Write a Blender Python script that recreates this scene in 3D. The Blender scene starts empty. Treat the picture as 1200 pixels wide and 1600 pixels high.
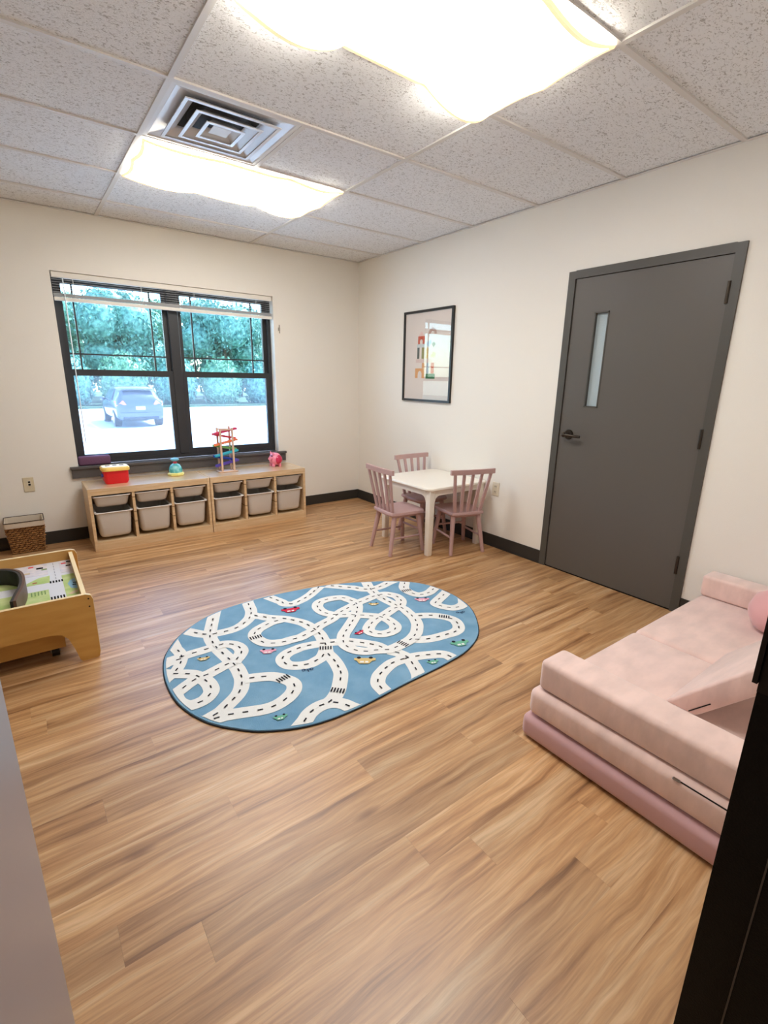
import bpy, bmesh, math, random
from mathutils import Vector, Matrix, Euler
random.seed(7)
PI = math.pi
scene = bpy.context.scene
COL = scene.collection

# ------------------------------------------------------------------ camera
cam_d = bpy.data.cameras.new('camera')
cam_d.sensor_fit = 'VERTICAL'; cam_d.sensor_height = 36.0
cam_d.lens = 762.99 / 1600 * 36.0
cam_d.clip_start = 0.02; cam_d.clip_end = 300
cam = bpy.data.objects.new('camera', cam_d); COL.objects.link(cam)
YAW, PITCH, ROLL = .6381, -.2666, .0175
_d = Vector((math.sin(YAW)*math.cos(PITCH), math.cos(YAW)*math.cos(PITCH), math.sin(PITCH)))
_r = Vector((math.cos(YAW), -math.sin(YAW), 0)); _u = _r.cross(_d)
_r, _u = math.cos(ROLL)*_r + math.sin(ROLL)*_u, -math.sin(ROLL)*_r + math.cos(ROLL)*_u
M4 = Matrix((( _r.x, _u.x, -_d.x, -3.0815), (_r.y, _u.y, -_d.y, -4.6757), (_r.z, _u.z, -_d.z, 1.3543), (0, 0, 0, 1)))
cam.matrix_world = M4
scene.camera = cam

# ------------------------------------------------------------------ world, sun, exposure
world = bpy.data.worlds.new('sky_world'); scene.world = world; world.use_nodes = True
wn = world.node_tree.nodes; wl = world.node_tree.links
wn.clear()
sky = wn.new('ShaderNodeTexSky'); sky.sky_type = 'NISHITA'; sky.sun_disc = False
sky.sun_elevation = math.radians(55); sky.sun_rotation = math.radians(75)
bgn = wn.new('ShaderNodeBackground'); bgn.inputs['Strength'].default_value = 1.15
wo = wn.new('ShaderNodeOutputWorld')
wl.new(sky.outputs[0], bgn.inputs['Color']); wl.new(bgn.outputs[0], wo.inputs['Surface'])
sun_d = bpy.data.lights.new('sun', 'SUN'); sun_d.energy = 14; sun_d.angle = .01; sun_d.color = (.84, .94, 1.0)
sun = bpy.data.objects.new('sun', sun_d); COL.objects.link(sun)
sun.rotation_euler = Vector((-.60, -.12, -.79)).to_track_quat('-Z', 'Y').to_euler()
LAMP = 15.5            # emission of the two fabric covered ceiling lights
scene.cycles.max_bounces = 8; scene.cycles.diffuse_bounces = 5; scene.cycles.glossy_bounces = 3
scene.cycles.transmission_bounces = 3; scene.cycles.transparent_max_bounces = 10
scene.cycles.use_light_tree = False; scene.cycles.caustics_reflective = False; scene.cycles.caustics_refractive = False
vs = scene.view_settings
vs.view_transform = 'Standard'; vs.look = 'None'; vs.gamma = 1.0; vs.exposure = 0.0
try: vs.use_curve_mapping = False
except Exception: pass

# ------------------------------------------------------------------ helpers: materials
def lin(c):
    f = lambda v: v/12.92 if v <= .04045 else ((v+.055)/1.055)**2.4
    return tuple(f(v/255) for v in c) + (1,)
MATS = {}
def mat(name, rgb=(200, 200, 200), rough=.6, spec=.4, metal=0, noise=0, nscale=20, bump=0, bscale=60, coat=0, sheen=0, emit=None, estr=0, stretch=(1, 1, 1), rgb2=None, trans=0):
    if name in MATS: return MATS[name]
    m = bpy.data.materials.new(name); m.use_nodes = True
    n = m.node_tree.nodes; l = m.node_tree.links
    b = n['Principled BSDF']
    b.inputs['Base Color'].default_value = lin(rgb)
    b.inputs['Roughness'].default_value = rough
    b.inputs['Specular IOR Level'].default_value = spec
    b.inputs['Metallic'].default_value = metal
    b.inputs['Coat Weight'].default_value = coat
    b.inputs['Sheen Weight'].default_value = sheen
    b.inputs['Transmission Weight'].default_value = trans
    if emit:
        b.inputs['Emission Color'].default_value = lin(emit); b.inputs['Emission Strength'].default_value = estr
    if noise or bump or rgb2:
        tc = n.new('ShaderNodeTexCoord'); mp = n.new('ShaderNodeMapping'); mp.inputs['Scale'].default_value = stretch
        l.new(tc.outputs['Object'], mp.inputs['Vector'])
        if noise or rgb2:
            t = n.new('ShaderNodeTexNoise'); t.inputs['Scale'].default_value = nscale; t.inputs['Detail'].default_value = 5
            l.new(mp.outputs[0], t.inputs['Vector'])
            r = n.new('ShaderNodeValToRGB'); r.color_ramp.elements[0].position = .35; r.color_ramp.elements[1].position = .65
            c = lin(rgb); c2 = lin(rgb2) if rgb2 else tuple(min(1, v*(1+noise)) for v in c[:3]) + (1,)
            c1 = c if rgb2 else tuple(v*(1-noise) for v in c[:3]) + (1,)
            r.color_ramp.elements[0].color = c1; r.color_ramp.elements[1].color = c2
            l.new(t.outputs['Fac'], r.inputs['Fac']); l.new(r.outputs['Color'], b.inputs['Base Color'])
        if bump:
            t2 = n.new('ShaderNodeTexNoise'); t2.inputs['Scale'].default_value = bscale; t2.inputs['Detail'].default_value = 4
            l.new(mp.outputs[0], t2.inputs['Vector'])
            bp = n.new('ShaderNodeBump'); bp.inputs['Strength'].default_value = bump; bp.inputs['Distance'].default_value = .01
            l.new(t2.outputs['Fac'], bp.inputs['Height']); l.new(bp.outputs[0], b.inputs['Normal'])
    MATS[name] = m
    return m

def plank_material():
    m = bpy.data.materials.new('oak_vinyl_plank'); m.use_nodes = True
    n = m.node_tree.nodes; l = m.node_tree.links; b = n['Principled BSDF']
    geo = n.new('ShaderNodeNewGeometry'); oi = n.new('ShaderNodeObjectInfo')
    off = n.new('ShaderNodeVectorMath'); off.operation = 'MULTIPLY_ADD'
    comb = n.new('ShaderNodeCombineXYZ')
    for i in range(3): l.new(oi.outputs['Random'], comb.inputs[i])
    l.new(comb.outputs[0], off.inputs[0]); off.inputs[1].default_value = (61, 37, 19); l.new(geo.outputs['Position'], off.inputs[2])
    # slow warp so that the grain wanders
    mpw = n.new('ShaderNodeMapping'); mpw.inputs['Scale'].default_value = (1.6, 5, 1); l.new(off.outputs[0], mpw.inputs['Vector'])
    nw = n.new('ShaderNodeTexNoise'); nw.inputs['Scale'].default_value = 1.5; nw.inputs['Detail'].default_value = 2; l.new(mpw.outputs[0], nw.inputs['Vector'])
    warp = n.new('ShaderNodeVectorMath'); warp.operation = 'MULTIPLY_ADD'
    l.new(nw.outputs['Color'], warp.inputs[0]); warp.inputs[1].default_value = (.0, .055, .0); l.new(off.outputs[0], warp.inputs[2])
    def noise(scale, st, det):
        mp = n.new('ShaderNodeMapping'); mp.inputs['Scale'].default_value = st; l.new(warp.outputs[0], mp.inputs['Vector'])
        t = n.new('ShaderNodeTexNoise'); t.inputs['Scale'].default_value = scale; t.inputs['Detail'].default_value = det; t.inputs['Roughness'].default_value = .6
        l.new(mp.outputs[0], t.inputs['Vector']); return t.outputs['Fac']
    broad = noise(1.0, (1.25, 24, 1), 5)
    fine = noise(1.0, (6, 150, 1), 5)
    r = n.new('ShaderNodeValToRGB')
    e = r.color_ramp.elements
    e[0].position = .30; e[0].color = lin((132, 88, 48)); e[1].position = .70; e[1].color = lin((222, 186, 142))
    k = e.new(.42); k.color = lin((180, 132, 84)); k = e.new(.54); k.color = lin((202, 156, 106))
    l.new(broad, r.inputs['Fac'])
    r2 = n.new('ShaderNodeValToRGB'); r2.color_ramp.elements[0].position = .3; r2.color_ramp.elements[1].position = .6
    r2.color_ramp.elements[0].color = (.62, .57, .52, 1); r2.color_ramp.elements[1].color = (1, 1, 1, 1)
    l.new(fine, r2.inputs['Fac'])
    mx = n.new('ShaderNodeMix'); mx.data_type = 'RGBA'; mx.blend_type = 'MULTIPLY'; mx.inputs['Factor'].default_value = .7
    l.new(r.outputs['Color'], mx.inputs['A']); l.new(r2.outputs['Color'], mx.inputs['B'])
    # knots: sparse stretched cells
    mpk = n.new('ShaderNodeMapping'); mpk.inputs['Scale'].default_value = (1.5, 4.6, 1); l.new(off.outputs[0], mpk.inputs['Vector'])
    vor = n.new('ShaderNodeTexVoronoi'); vor.voronoi_dimensions = '2D'; vor.inputs['Scale'].default_value = .62; l.new(mpk.outputs[0], vor.inputs['Vector'])
    rk = n.new('ShaderNodeValToRGB'); rk.color_ramp.elements[0].position = .012; rk.color_ramp.elements[1].position = .055
    rk.color_ramp.elements[0].color = (.42, .30, .2, 1); rk.color_ramp.elements[1].color = (1, 1, 1, 1)
    l.new(vor.outputs['Distance'], rk.inputs['Fac'])
    mk = n.new('ShaderNodeMix'); mk.data_type = 'RGBA'; mk.blend_type = 'MULTIPLY'; mk.inputs['Factor'].default_value = .75
    l.new(mx.outputs['Result'], mk.inputs['A']); l.new(rk.outputs['Color'], mk.inputs['B'])
    # each plank a little lighter or darker
    mr = n.new('ShaderNodeMapRange'); mr.inputs['To Min'].default_value = .84; mr.inputs['To Max'].default_value = 1.10
    l.new(oi.outputs['Random'], mr.inputs['Value'])
    hs = n.new('ShaderNodeHueSaturation'); l.new(mk.outputs['Result'], hs.inputs['Color']); l.new(mr.outputs[0], hs.inputs['Value'])
    l.new(hs.outputs['Color'], b.inputs['Base Color'])
    b.inputs['Roughness'].default_value = .42; b.inputs['Specular IOR Level'].default_value = .6
    b.inputs['Coat Weight'].default_value = .5; b.inputs['Coat Roughness'].default_value = .36; b.inputs['Coat IOR'].default_value = 1.5
    bp = n.new('ShaderNodeBump'); bp.inputs['Strength'].default_value = .10; bp.inputs['Distance'].default_value = .003
    l.new(fine, bp.inputs['Height']); l.new(bp.outputs[0], b.inputs['Normal'])
    return m

def wood_material(name, light, dark, rough=.4, stretch=(3, 40, 40), axis='X'):
    m = bpy.data.materials.new(name); m.use_nodes = True
    n = m.node_tree.nodes; l = m.node_tree.links; b = n['Principled BSDF']
    geo = n.new('ShaderNodeNewGeometry'); mp = n.new('ShaderNodeMapping'); mp.inputs['Scale'].default_value = stretch
    l.new(geo.outputs['Position'], mp.inputs['Vector'])
    t = n.new('ShaderNodeTexNoise'); t.inputs['Scale'].default_value = 1; t.inputs['Detail'].default_value = 4; l.new(mp.outputs[0], t.inputs['Vector'])
    r = n.new('ShaderNodeValToRGB'); r.color_ramp.elements[0].position = .3; r.color_ramp.elements[1].position = .7
    r.color_ramp.elements[0].color = lin(dark); r.color_ramp.elements[1].color = lin(light)
    l.new(t.outputs['Fac'], r.inputs['Fac']); l.new(r.outputs['Color'], b.inputs['Base Color'])
    b.inputs['Roughness'].default_value = rough
    return m

def tile_material():
    m = bpy.data.materials.new('acoustic_tile'); m.use_nodes = True
    n = m.node_tree.nodes; l = m.node_tree.links; b = n['Principled BSDF']
    geo = n.new('ShaderNodeNewGeometry')
    mp = n.new('ShaderNodeMapping'); mp.inputs['Scale'].default_value = (70, 110, 1); l.new(geo.outputs['Position'], mp.inputs['Vector'])
    t = n.new('ShaderNodeTexNoise'); t.inputs['Scale'].default_value = 1; t.inputs['Detail'].default_value = 2.5; t.inputs['Distortion'].default_value = 1.2
    l.new(mp.outputs[0], t.inputs['Vector'])
    r = n.new('ShaderNodeValToRGB'); r.color_ramp.elements[0].position = .33; r.color_ramp.elements[1].position = .45
    r.color_ramp.elements[0].color = lin((184, 182, 180)); r.color_ramp.elements[1].color = lin((238, 239, 240))
    l.new(t.outputs['Fac'], r.inputs['Fac']); l.new(r.outputs['Color'], b.inputs['Base Color'])
    b.inputs['Roughness'].default_value = .95; b.inputs['Specular IOR Level'].default_value = .1
    bp = n.new('ShaderNodeBump'); bp.inputs['Strength'].default_value = .8; bp.inputs['Distance'].default_value = .004
    l.new(t.outputs['Fac'], bp.inputs['Height']); l.new(bp.outputs[0], b.inputs['Normal'])
    return m

def glass_material(name, tint=(.9, .97, 1), haze=0.0, hazecol=(.9, .95, 1), refl=1.0):
    m = bpy.data.materials.new(name); m.use_nodes = True
    n = m.node_tree.nodes; l = m.node_tree.links; n.clear()
    out = n.new('ShaderNodeOutputMaterial')
    tr = n.new('ShaderNodeBsdfTransparent'); tr.inputs['Color'].default_value = tint + (1,)
    gl = n.new('ShaderNodeBsdfGlossy'); gl.inputs['Roughness'].default_value = .01
    lw = n.new('ShaderNodeLayerWeight'); lw.inputs['Blend'].default_value = .5
    pw = n.new('ShaderNodeMath'); pw.operation = 'POWER'; pw.inputs[1].default_value = 5; l.new(lw.outputs['Facing'], pw.inputs[0])
    fr = n.new('ShaderNodeMath'); fr.operation = 'MULTIPLY_ADD'; fr.inputs[1].default_value = .95; fr.inputs[2].default_value = .04; l.new(pw.outputs[0], fr.inputs[0])
    last = tr
    if haze:
        tl = n.new('ShaderNodeBsdfTranslucent'); tl.inputs['Color'].default_value = hazecol + (1,)
        mh = n.new('ShaderNodeMixShader'); mh.inputs[0].default_value = haze
        l.new(tr.outputs[0], mh.inputs[1]); l.new(tl.outputs[0], mh.inputs[2]); last = mh
    mx = n.new('ShaderNodeMixShader')
    if refl != 1.0:
        mul = n.new('ShaderNodeMath'); mul.operation = 'MULTIPLY'; mul.inputs[1].default_value = refl
        l.new(fr.outputs[0], mul.inputs[0]); l.new(mul.outputs[0], mx.inputs[0])
    else: l.new(fr.outputs[0], mx.inputs[0])
    l.new(last.outputs[0], mx.inputs[1]); l.new(gl.outputs[0], mx.inputs[2])
    l.new(mx.outputs[0], out.inputs['Surface'])
    return m

# ------------------------------------------------------------------ helpers: geometry
class MB:
    """collects shapes in one bmesh; build() links them as one object"""
    def __init__(s): s.bm = bmesh.new(); s.smooth = False
    def box(s, x0, x1, y0, y1, z0, z1, bevel=0, seg=2):
        r = bmesh.ops.create_cube(s.bm, size=1)
        vs_ = r['verts']
        bmesh.ops.scale(s.bm, vec=(abs(x1-x0), abs(y1-y0), abs(z1-z0)), verts=vs_)
        bmesh.ops.translate(s.bm, vec=((x0+x1)/2, (y0+y1)/2, (z0+z1)/2), verts=vs_)
        if bevel:
            ed = list({e for v in vs_ for e in v.link_edges})
            bmesh.ops.bevel(s.bm, geom=ed, offset=bevel, segments=seg, profile=.5, affect='EDGES', clamp_overlap=True)
        return s
    def tube(s, p0, p1, r0, r1=None, seg=10, cap=True):
        p0 = Vector(p0); p1 = Vector(p1); r1 = r0 if r1 is None else r1
        d = p1-p0; L = d.length
        r = bmesh.ops.create_cone(s.bm, cap_ends=cap, segments=seg, radius1=r0, radius2=r1, depth=L)
        q = Vector((0, 0, 1)).rotation_difference(d.normalized())
        bmesh.ops.transform(s.bm, matrix=Matrix.Translation((p0+p1)/2) @ q.to_matrix().to_4x4(), verts=r['verts'])
        return s
    def bar(s, p0, p1, w, h, w1=None, h1=None, up=(0, 0, 1)):
        """rectangular bar between two points, width w (sideways) and h (along up)"""
        p0 = Vector(p0); p1 = Vector(p1); d = (p1-p0).normalized(); up = Vector(up)
        sd = d.cross(up)
        if sd.length < 1e-4: sd = Vector((1, 0, 0))
        sd.normalize(); u = sd.cross(d).normalized()
        w1 = w if w1 is None else w1; h1 = h if h1 is None else h1
        a = [s.bm.verts.new(p0+sd*i*w/2+u*j*h/2) for i, j in ((-1, -1), (1, -1), (1, 1), (-1, 1))]
        b = [s.bm.verts.new(p1+sd*i*w1/2+u*j*h1/2) for i, j in ((-1, -1), (1, -1), (1, 1), (-1, 1))]
        s.bm.faces.new(a[::-1]); s.bm.faces.new(b)
        for i in range(4): s.bm.faces.new((a[i], a[(i+1) % 4], b[(i+1) % 4], b[i]))
        return s
    def sphere(s, c, r, seg=16, scale=(1, 1, 1)):
        q = bmesh.ops.create_uvsphere(s.bm, u_segments=seg, v_segments=max(6, seg//2), radius=r)
        bmesh.ops.scale(s.bm, vec=scale, verts=q['verts']); bmesh.ops.translate(s.bm, vec=c, verts=q['verts'])
        return s
    def prism(s, pts, lo, hi, axis='z'):
        """polygon pts (2-D) extruded between lo and hi along axis"""
        def P(a, b, c):
            return {'z': (a, b, c), 'y': (a, c, b), 'x': (c, a, b)}[axis]
        A = [s.bm.verts.new(P(p[0], p[1], lo)) for p in pts]; B = [s.bm.verts.new(P(p[0], p[1], hi)) for p in pts]
        s.bm.faces.new(A[::-1]); s.bm.faces.new(B)
        n = len(pts)
        for i in range(n): s.bm.faces.new((A[i], A[(i+1) % n], B[(i+1) % n], B[i]))
        return s
    def loft(s, rings, closed=True, cap0=True, cap1=True):
        R = [[s.bm.verts.new(p) for p in ring] for ring in rings]
        n = len(R[0])
        for a, b in zip(R, R[1:]):
            for i in range(n if closed else n-1):
                s.bm.faces.new((a[i], a[(i+1) % n], b[(i+1) % n], b[i]))
        if cap0: s.bm.faces.new(R[0][::-1])
        if cap1: s.bm.faces.new(R[-1])
        return s
    def lathe(s, prof, c=(0, 0, 0), seg=24):
        return s.loft([[(c[0]+r*math.cos(2*PI*i/seg), c[1]+r*math.sin(2*PI*i/seg), c[2]+z) for i in range(seg)] for r, z in prof])
    def path(s, pts, r, seg=8):
        for a, b in zip(pts, pts[1:]): s.tube(a, b, r, r, seg)
        for p in pts[1:-1]: s.sphere(p, r, 8)
        return s
    def ribbon(s, pts, w, z, clamp=None):
        """flat ribbon along 2-D points"""
        P = [Vector(p) for p in pts]; L = []; Rr = []
        for i, p in enumerate(P):
            t = (P[min(i+1, len(P)-1)]-P[max(i-1, 0)])
            if t.length < 1e-6: t = Vector((1, 0))
            t.normalize(); nrm = Vector((-t.y, t.x))*w/2
            a, b = p+nrm, p-nrm
            if clamp: a, b = clamp(a), clamp(b)
            L.append(s.bm.verts.new((a.x, a.y, z))); Rr.append(s.bm.verts.new((b.x, b.y, z)))
        for i in range(len(P)-1):
            try: s.bm.faces.new((Rr[i], Rr[i+1], L[i+1], L[i]))
            except ValueError: pass
        return s
    def quad(s, *p):
        s.bm.faces.new([s.bm.verts.new(q) for q in p]); return s
    def shade(s): s.smooth = True; return s
    def mesh(s, name, m, normals=True):
        if normals: bmesh.ops.recalc_face_normals(s.bm, faces=s.bm.faces)
        me = bpy.data.meshes.new(name); s.bm.to_mesh(me); s.bm.free()
        if s.smooth:
            me.polygons.foreach_set('use_smooth', [True]*len(me.polygons))
            try: me.set_sharp_from_angle(angle=math.radians(40))
            except Exception: pass
        if m: me.materials.append(m)
        return me
    def build(s, name, m, parent=None, local=False, normals=True):
        o = bpy.data.objects.new(name, s.mesh(name, m, normals)); COL.objects.link(o)
        if parent is not None:
            o.parent = parent
            if not local:
                off = Vector(parent.location)
                q = parent.parent
                while q is not None: off += Vector(q.location); q = q.parent
                o.data.transform(Matrix.Translation(-off))
        return o
def tag(o, label=None, cat=None, group=None, kind=None):
    if label: o['label'] = label
    if cat: o['category'] = cat
    if group: o['group'] = group
    if kind: o['kind'] = kind
    return o
def thing(name, loc, label=None, cat=None, group=None, kind=None, rz=0):
    o = bpy.data.objects.new(name, None); COL.objects.link(o); o.location = loc; o.rotation_euler = (0, 0, rz)
    o.empty_display_size = .1
    return tag(o, label, cat, group, kind)
def struct(name, mb, m, parent=None):
    o = mb.build(name, m, parent)
    if parent is None: o['kind'] = 'structure'
    return o
def copy_tree(o, parent=None):
    c = o.copy(); COL.objects.link(c); c.parent = parent
    for ch in list(o.children): copy_tree(ch, c)
    return c
def rrect(w, d, r, z, cx=0, cy=0, n=5):
    pts = []
    for k, (sx, sy) in enumerate(((1, 1), (-1, 1), (-1, -1), (1, -1))):
        for i in range(n+1):
            a = k*PI/2 + i/n*PI/2
            pts.append((cx+sx*(w/2-r)+r*math.cos(a), cy+sy*(d/2-r)+r*math.sin(a), z))
    return pts

# ------------------------------------------------------------------ materials
WALL = mat('cream_wall_paint', (236, 231, 221), .85, .25, bump=.12, bscale=220)
PLANK = plank_material(); TILE = tile_material()
BLACKG = mat('dark_gap', (22, 20, 18), .9, .1)
BASEB = mat('dark_rubber_base', (52, 48, 43), .6, .4)
GREY = mat('charcoal_door_paint', (92, 87, 81), .42, .45, bump=.05, bscale=300)
FRAMEG = mat('charcoal_frame_paint', (78, 75, 69), .45, .45)
BRONZE = mat('dark_window_frame', (46, 46, 48), .4, .5)
STOOL = mat('dark_window_stool', (84, 80, 78), .35, .5)
METAL = mat('dark_bronze_metal', (70, 62, 54), .28, .6, metal=.85)
STEEL = mat('brushed_steel', (150, 146, 140), .3, .6, metal=1)
WHITEM = mat('white_metal', (226, 224, 220), .4, .5)
DIFF = mat('vent_metal', (226, 227, 230), .25, .6)
CREAMP = mat('cream_plastic', (222, 212, 190), .45, .5)
IVORY = mat('ivory_plastic', (214, 200, 168), .45, .5)
PINE = wood_material('pale_pine', (226, 198, 160), (206, 172, 128), .33, (5, 60, 60))
PINET = wood_material('varnished_pine', (226, 198, 160), (206, 172, 128), .35, (5, 60, 60))
PINET.node_tree.nodes['Principled BSDF'].inputs['Coat Weight'].default_value = 1
PINET.node_tree.nodes['Principled BSDF'].inputs['Coat Roughness'].default_value = .30
PINEX = mat('pine_groove', (120, 88, 55), .7)
PLY = wood_material('golden_plywood', (204, 156, 84), (192, 142, 70), .4, (6, 30, 30))
PLYE = mat('pale_plywood_edge', (232, 208, 160), .5)
BIN = mat('grey_plastic_bin', (206, 199, 191), .45, .45)
BINR = mat('grey_plastic_rim', (218, 212, 205), .4, .45)
MAUVE = mat('mauve_painted_wood', (188, 154, 150), .4, .45, noise=.04, nscale=8)
TWHITE = mat('white_lacquer', (240, 233, 220), .3, .5)
PINK = mat('pink_velvet', (231, 200, 189), .85, .2, sheen=.6, noise=.085, nscale=7, bump=.3, bscale=11, stretch=(1, 2.2, 1))
PINKD = mat('mauve_velvet', (206, 164, 164), .85, .2, sheen=.5, noise=.05, nscale=5, bump=.2, bscale=9)
BLACKP = mat('black_plastic', (22, 22, 24), .45, .5)
FABW = None
# ================================================================== STRUCTURE
XW, YS, H = -4.83, -4.57, 2.515         # west wall, south wall, ceiling height (corner of window and door walls is 0,0,0)
T = .6096

# ---- floor of separate planks running along x
floor = struct('floor', MB().box(XW-.1, .12, -6.2, .1, -.10, -.0085), mat('floor_underlay', (96, 70, 46), .9))
def unit_plank():
    b = MB(); w = .1142
    b.box(-.5, .5, -w/2, w/2, -.008, 0)
    return b.mesh('plank', PLANK)
plank_me = unit_plank()
PW = .1143
y = .0 - PW/2; row = 0
rnd = random.Random(11)
while y > -4.70:
    x = 0.0 - rnd.uniform(.15, 1.15)
    edges = [0.0, x]
    while x > XW: x -= rnd.choice((.92, 1.1, 1.22, 1.22)); edges.append(x)
    edges[-1] = XW
    for a, bq in zip(edges, edges[1:]):
        if a-bq < .02: continue
        o = bpy.data.objects.new('plank', plank_me); COL.objects.link(o)
        o.parent = floor; o.location = ((a+bq)/2, y, 0); o.scale = (a-bq-.0003, 1, 1)
    y -= PW; row += 1
struct('floor_hall', MB().box(XW-.1, .12, -6.2, y+PW/2, -.008, -.0005), mat('hall_vinyl', (150, 128, 104), .5))

# ---- ceiling: tees and lay-in panels
AX, AY = 1.1753, .4144
cols = [0.0, -AX, -AX-2*T, -AX-4*T, XW]
rows = [0.0] + [-AY-T*k for k in range(0, 7)] + [YS]
ceiling = struct('ceiling', MB().box(XW-.1, .12, -6.2, .2, H+.03, H+.06), mat('plenum_dark', (60, 58, 55), .95))
gridm = mat('white_tee_bar', (222, 219, 214), .5, .3)
def hang(name, b, m): return b.build(name, m, ceiling)
for cx in cols[1:-1]:
    hang('main_tee', MB().box(cx-.012, cx+.012, YS, 0, H-.006, H+.03), gridm)
for ry in rows[1:-1]:
    for c0, c1 in zip(cols, cols[1:]):
        hang('cross_tee', MB().box(c1+.012, c0-.012, ry-.012, ry+.012, H-.006, H+.03), gridm)
hang('wall_angle', MB().box(XW, 0, -.02, 0, H-.006, H-.002), gridm)
hang('wall_angle', MB().box(-.02, 0, YS, 0, H-.006, H-.002), gridm)
hang('wall_angle', MB().box(XW, XW+.02, YS, 0, H-.006, H-.002), gridm)
hang('wall_angle', MB().box(XW, 0, YS, YS+.02, H-.006, H-.002), gridm)
LIGHT_CELLS = [(2, 1), (5, 1)]           # (row, column) of the two fluorescent fixtures
for ri, (r0, r1) in enumerate(zip(rows, rows[1:])):
    for ci, (c0, c1) in enumerate(zip(cols, cols[1:])):
        if (ri, ci) in LIGHT_CELLS: continue
        if (ri, ci) == (3, 1):           # half panel beside the air diffuser
            hang('cross_tee', MB().box(c1+T-.012, c1+T+.012, r1+.012, r0-.012, H-.006, H+.03), gridm)
            hang('ceiling_tile', MB().box(c1+T+.012, c0-.012, r1+.012, r0-.012, H+.002, H+.016), TILE); continue
        hang('ceiling_tile', MB().box(c1+.0121, c0-.0121, r1+.0121, r0-.0121, H+.002, H+.016), TILE)
struct('roof_with_sun_eave', MB().box(XW-.6, .9, -6.5, 1.1, 2.75, 2.95), mat('roof_deck', (120, 116, 110), .9))  # unseen slab; eave added past the window wall to keep sun out

# ---- walls
WX0, WX1, WZ0, WZ1 = -2.746, -.976, .616, 2.09
HT = 2.75
struct('wall_back', MB().box(XW-.12, WX0, 0, .2, -.1, HT).box(WX1, .12, 0, .2, -.1, HT).box(WX0, WX1, 0, .2, -.1, WZ0-.02).box(WX0, WX1, 0, .2, WZ1, HT), WALL)
DY0, DY1, DZ = -2.602, -3.508, 2.003     # leaf edges of the charcoal door in the right wall
struct('wall_right', MB().box(0, .12, DY0+.003, 0, -.1, HT).box(0, .12, -6.2, DY1-.003, -.1, HT).box(0, .12, DY1-.003, DY0+.003, DZ+.003, HT).box(.09, .12, DY1-.003, DY0+.003, -.1, DZ+.003), WALL)
struct('wall_left', MB().box(XW-.12, XW, -6.2, 0, -.1, HT), WALL)
JX0, JX1, JZ = -3.387, -2.527, 2.06      # doorway the camera stands in
struct('wall_front', MB().box(XW, JX0-.02, YS-.12, YS, -.1, HT).box(JX1+.02, 0, YS-.12, YS, -.1, HT).box(JX0-.02, JX1+.02, YS-.12, YS, JZ+.02, HT), WALL)
struct('wall_hall', MB().box(XW-.12, .12, -6.3, -6.2, -.1, HT), WALL)
# baseboards
struct('baseboard_back', MB().box(XW, 0, -.007, 0, 0, .1015).box(XW, 0, -.014, 0, 0, .006), BASEB)
struct('baseboard_right', MB().box(-.007, 0, DY0+.055, -.007, 0, .1015).box(-.014, 0, DY0+.055, -.007, 0, .006).box(-.007, 0, YS, DY1-.055, 0, .1015), BASEB)
struct('baseboard_left', MB().box(XW, XW+.007, YS, -.007, 0, .1015), BASEB)
struct('baseboard_front', MB().box(XW+.007, JX0-.07, YS, YS+.007, 0, .1015).box(JX1+.07, -.007, YS, YS+.007, 0, .1015), BASEB)

# ---- door in the right wall
door = thing('door_1', (0, (DY0+DY1)/2, 0), kind='structure')
tag(door, 'closed charcoal grey door with narrow glass strip in the right wall')
fw = .05
MB().box(-.012, .1, DY0+.003, DY0+.003+fw, 0, DZ+fw).build('jamb', FRAMEG, door)
MB().box(-.012, .1, DY1-.003-fw, DY1-.003, 0, DZ+fw).build('jamb', FRAMEG, door)
MB().box(-.012, .1, DY1-.003, DY0+.003, DZ+.003, DZ+.003+fw).build('head_jamb', FRAMEG, door)
LY0, LY1, LZ0, LZ1 = -2.762, -2.862, 1.192, 1.79
leafb = MB()
leafb.box(-.002, .043, DY0, LY0, .008, DZ).box(-.002, .043, LY1, DY1, .008, DZ).box(-.002, .043, LY1, LY0, .008, LZ0).box(-.002, .043, LY1, LY0, LZ1, DZ)
leaf = leafb.build('leaf', GREY, door)
FROST = mat('painted_backlight_frosted_glass', (168, 182, 186), .15, .6, bump=.3, bscale=260)  # opaque; light from the room beyond is put into the pale blue
MB().box(.018, .024, LY1, LY0, LZ0, LZ1).build('glass_strip', FROST, leaf)
gb = MB()
gb.box(-.005, .018, LY0-.008, LY0, LZ0, LZ1).box(-.005, .018, LY1, LY1+.008, LZ0, LZ1).box(-.005, .018, LY1, LY0, LZ1-.008, LZ1).box(-.005, .018, LY1, LY0, LZ0, LZ0+.008)
gb.build('glazing_bead', FRAMEG, leaf)
# dark reveal behind the leaf edge, threshold
MB().box(.045, .09, DY1-.003, DY0+.003, 0, DZ+.003).build('stop', BLACKG, door)
MB().box(-.004, .09, DY1-.003, DY0+.003, 0, .0075).build('threshold', BLACKG, door)
for hz in (1.818, 1.055, .299):
    h = MB().tube((-.012, DY1-.002, hz-.055), (-.012, DY1-.002, hz+.055), .0085, seg=12).shade().build('hinge', METAL, leaf)
lev = MB().tube((-.002, -2.675, 1.0), (-.012, -2.675, 1.0), .034, .031, 28).tube((-.012, -2.675, 1.0), (-.055, -2.675, 1.0), .013, .013, 16).shade().build('handle_rose', METAL, leaf)
MB().path([(-.055, -2.665, 1.0), (-.058, -2.70, 1.0), (-.058, -2.755, .997), (-.050, -2.79, .996)], .0095, 12).sphere((-.055, -2.668, 1.0), .017, 14).shade().build('lever_handle', METAL, leaf)

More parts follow.
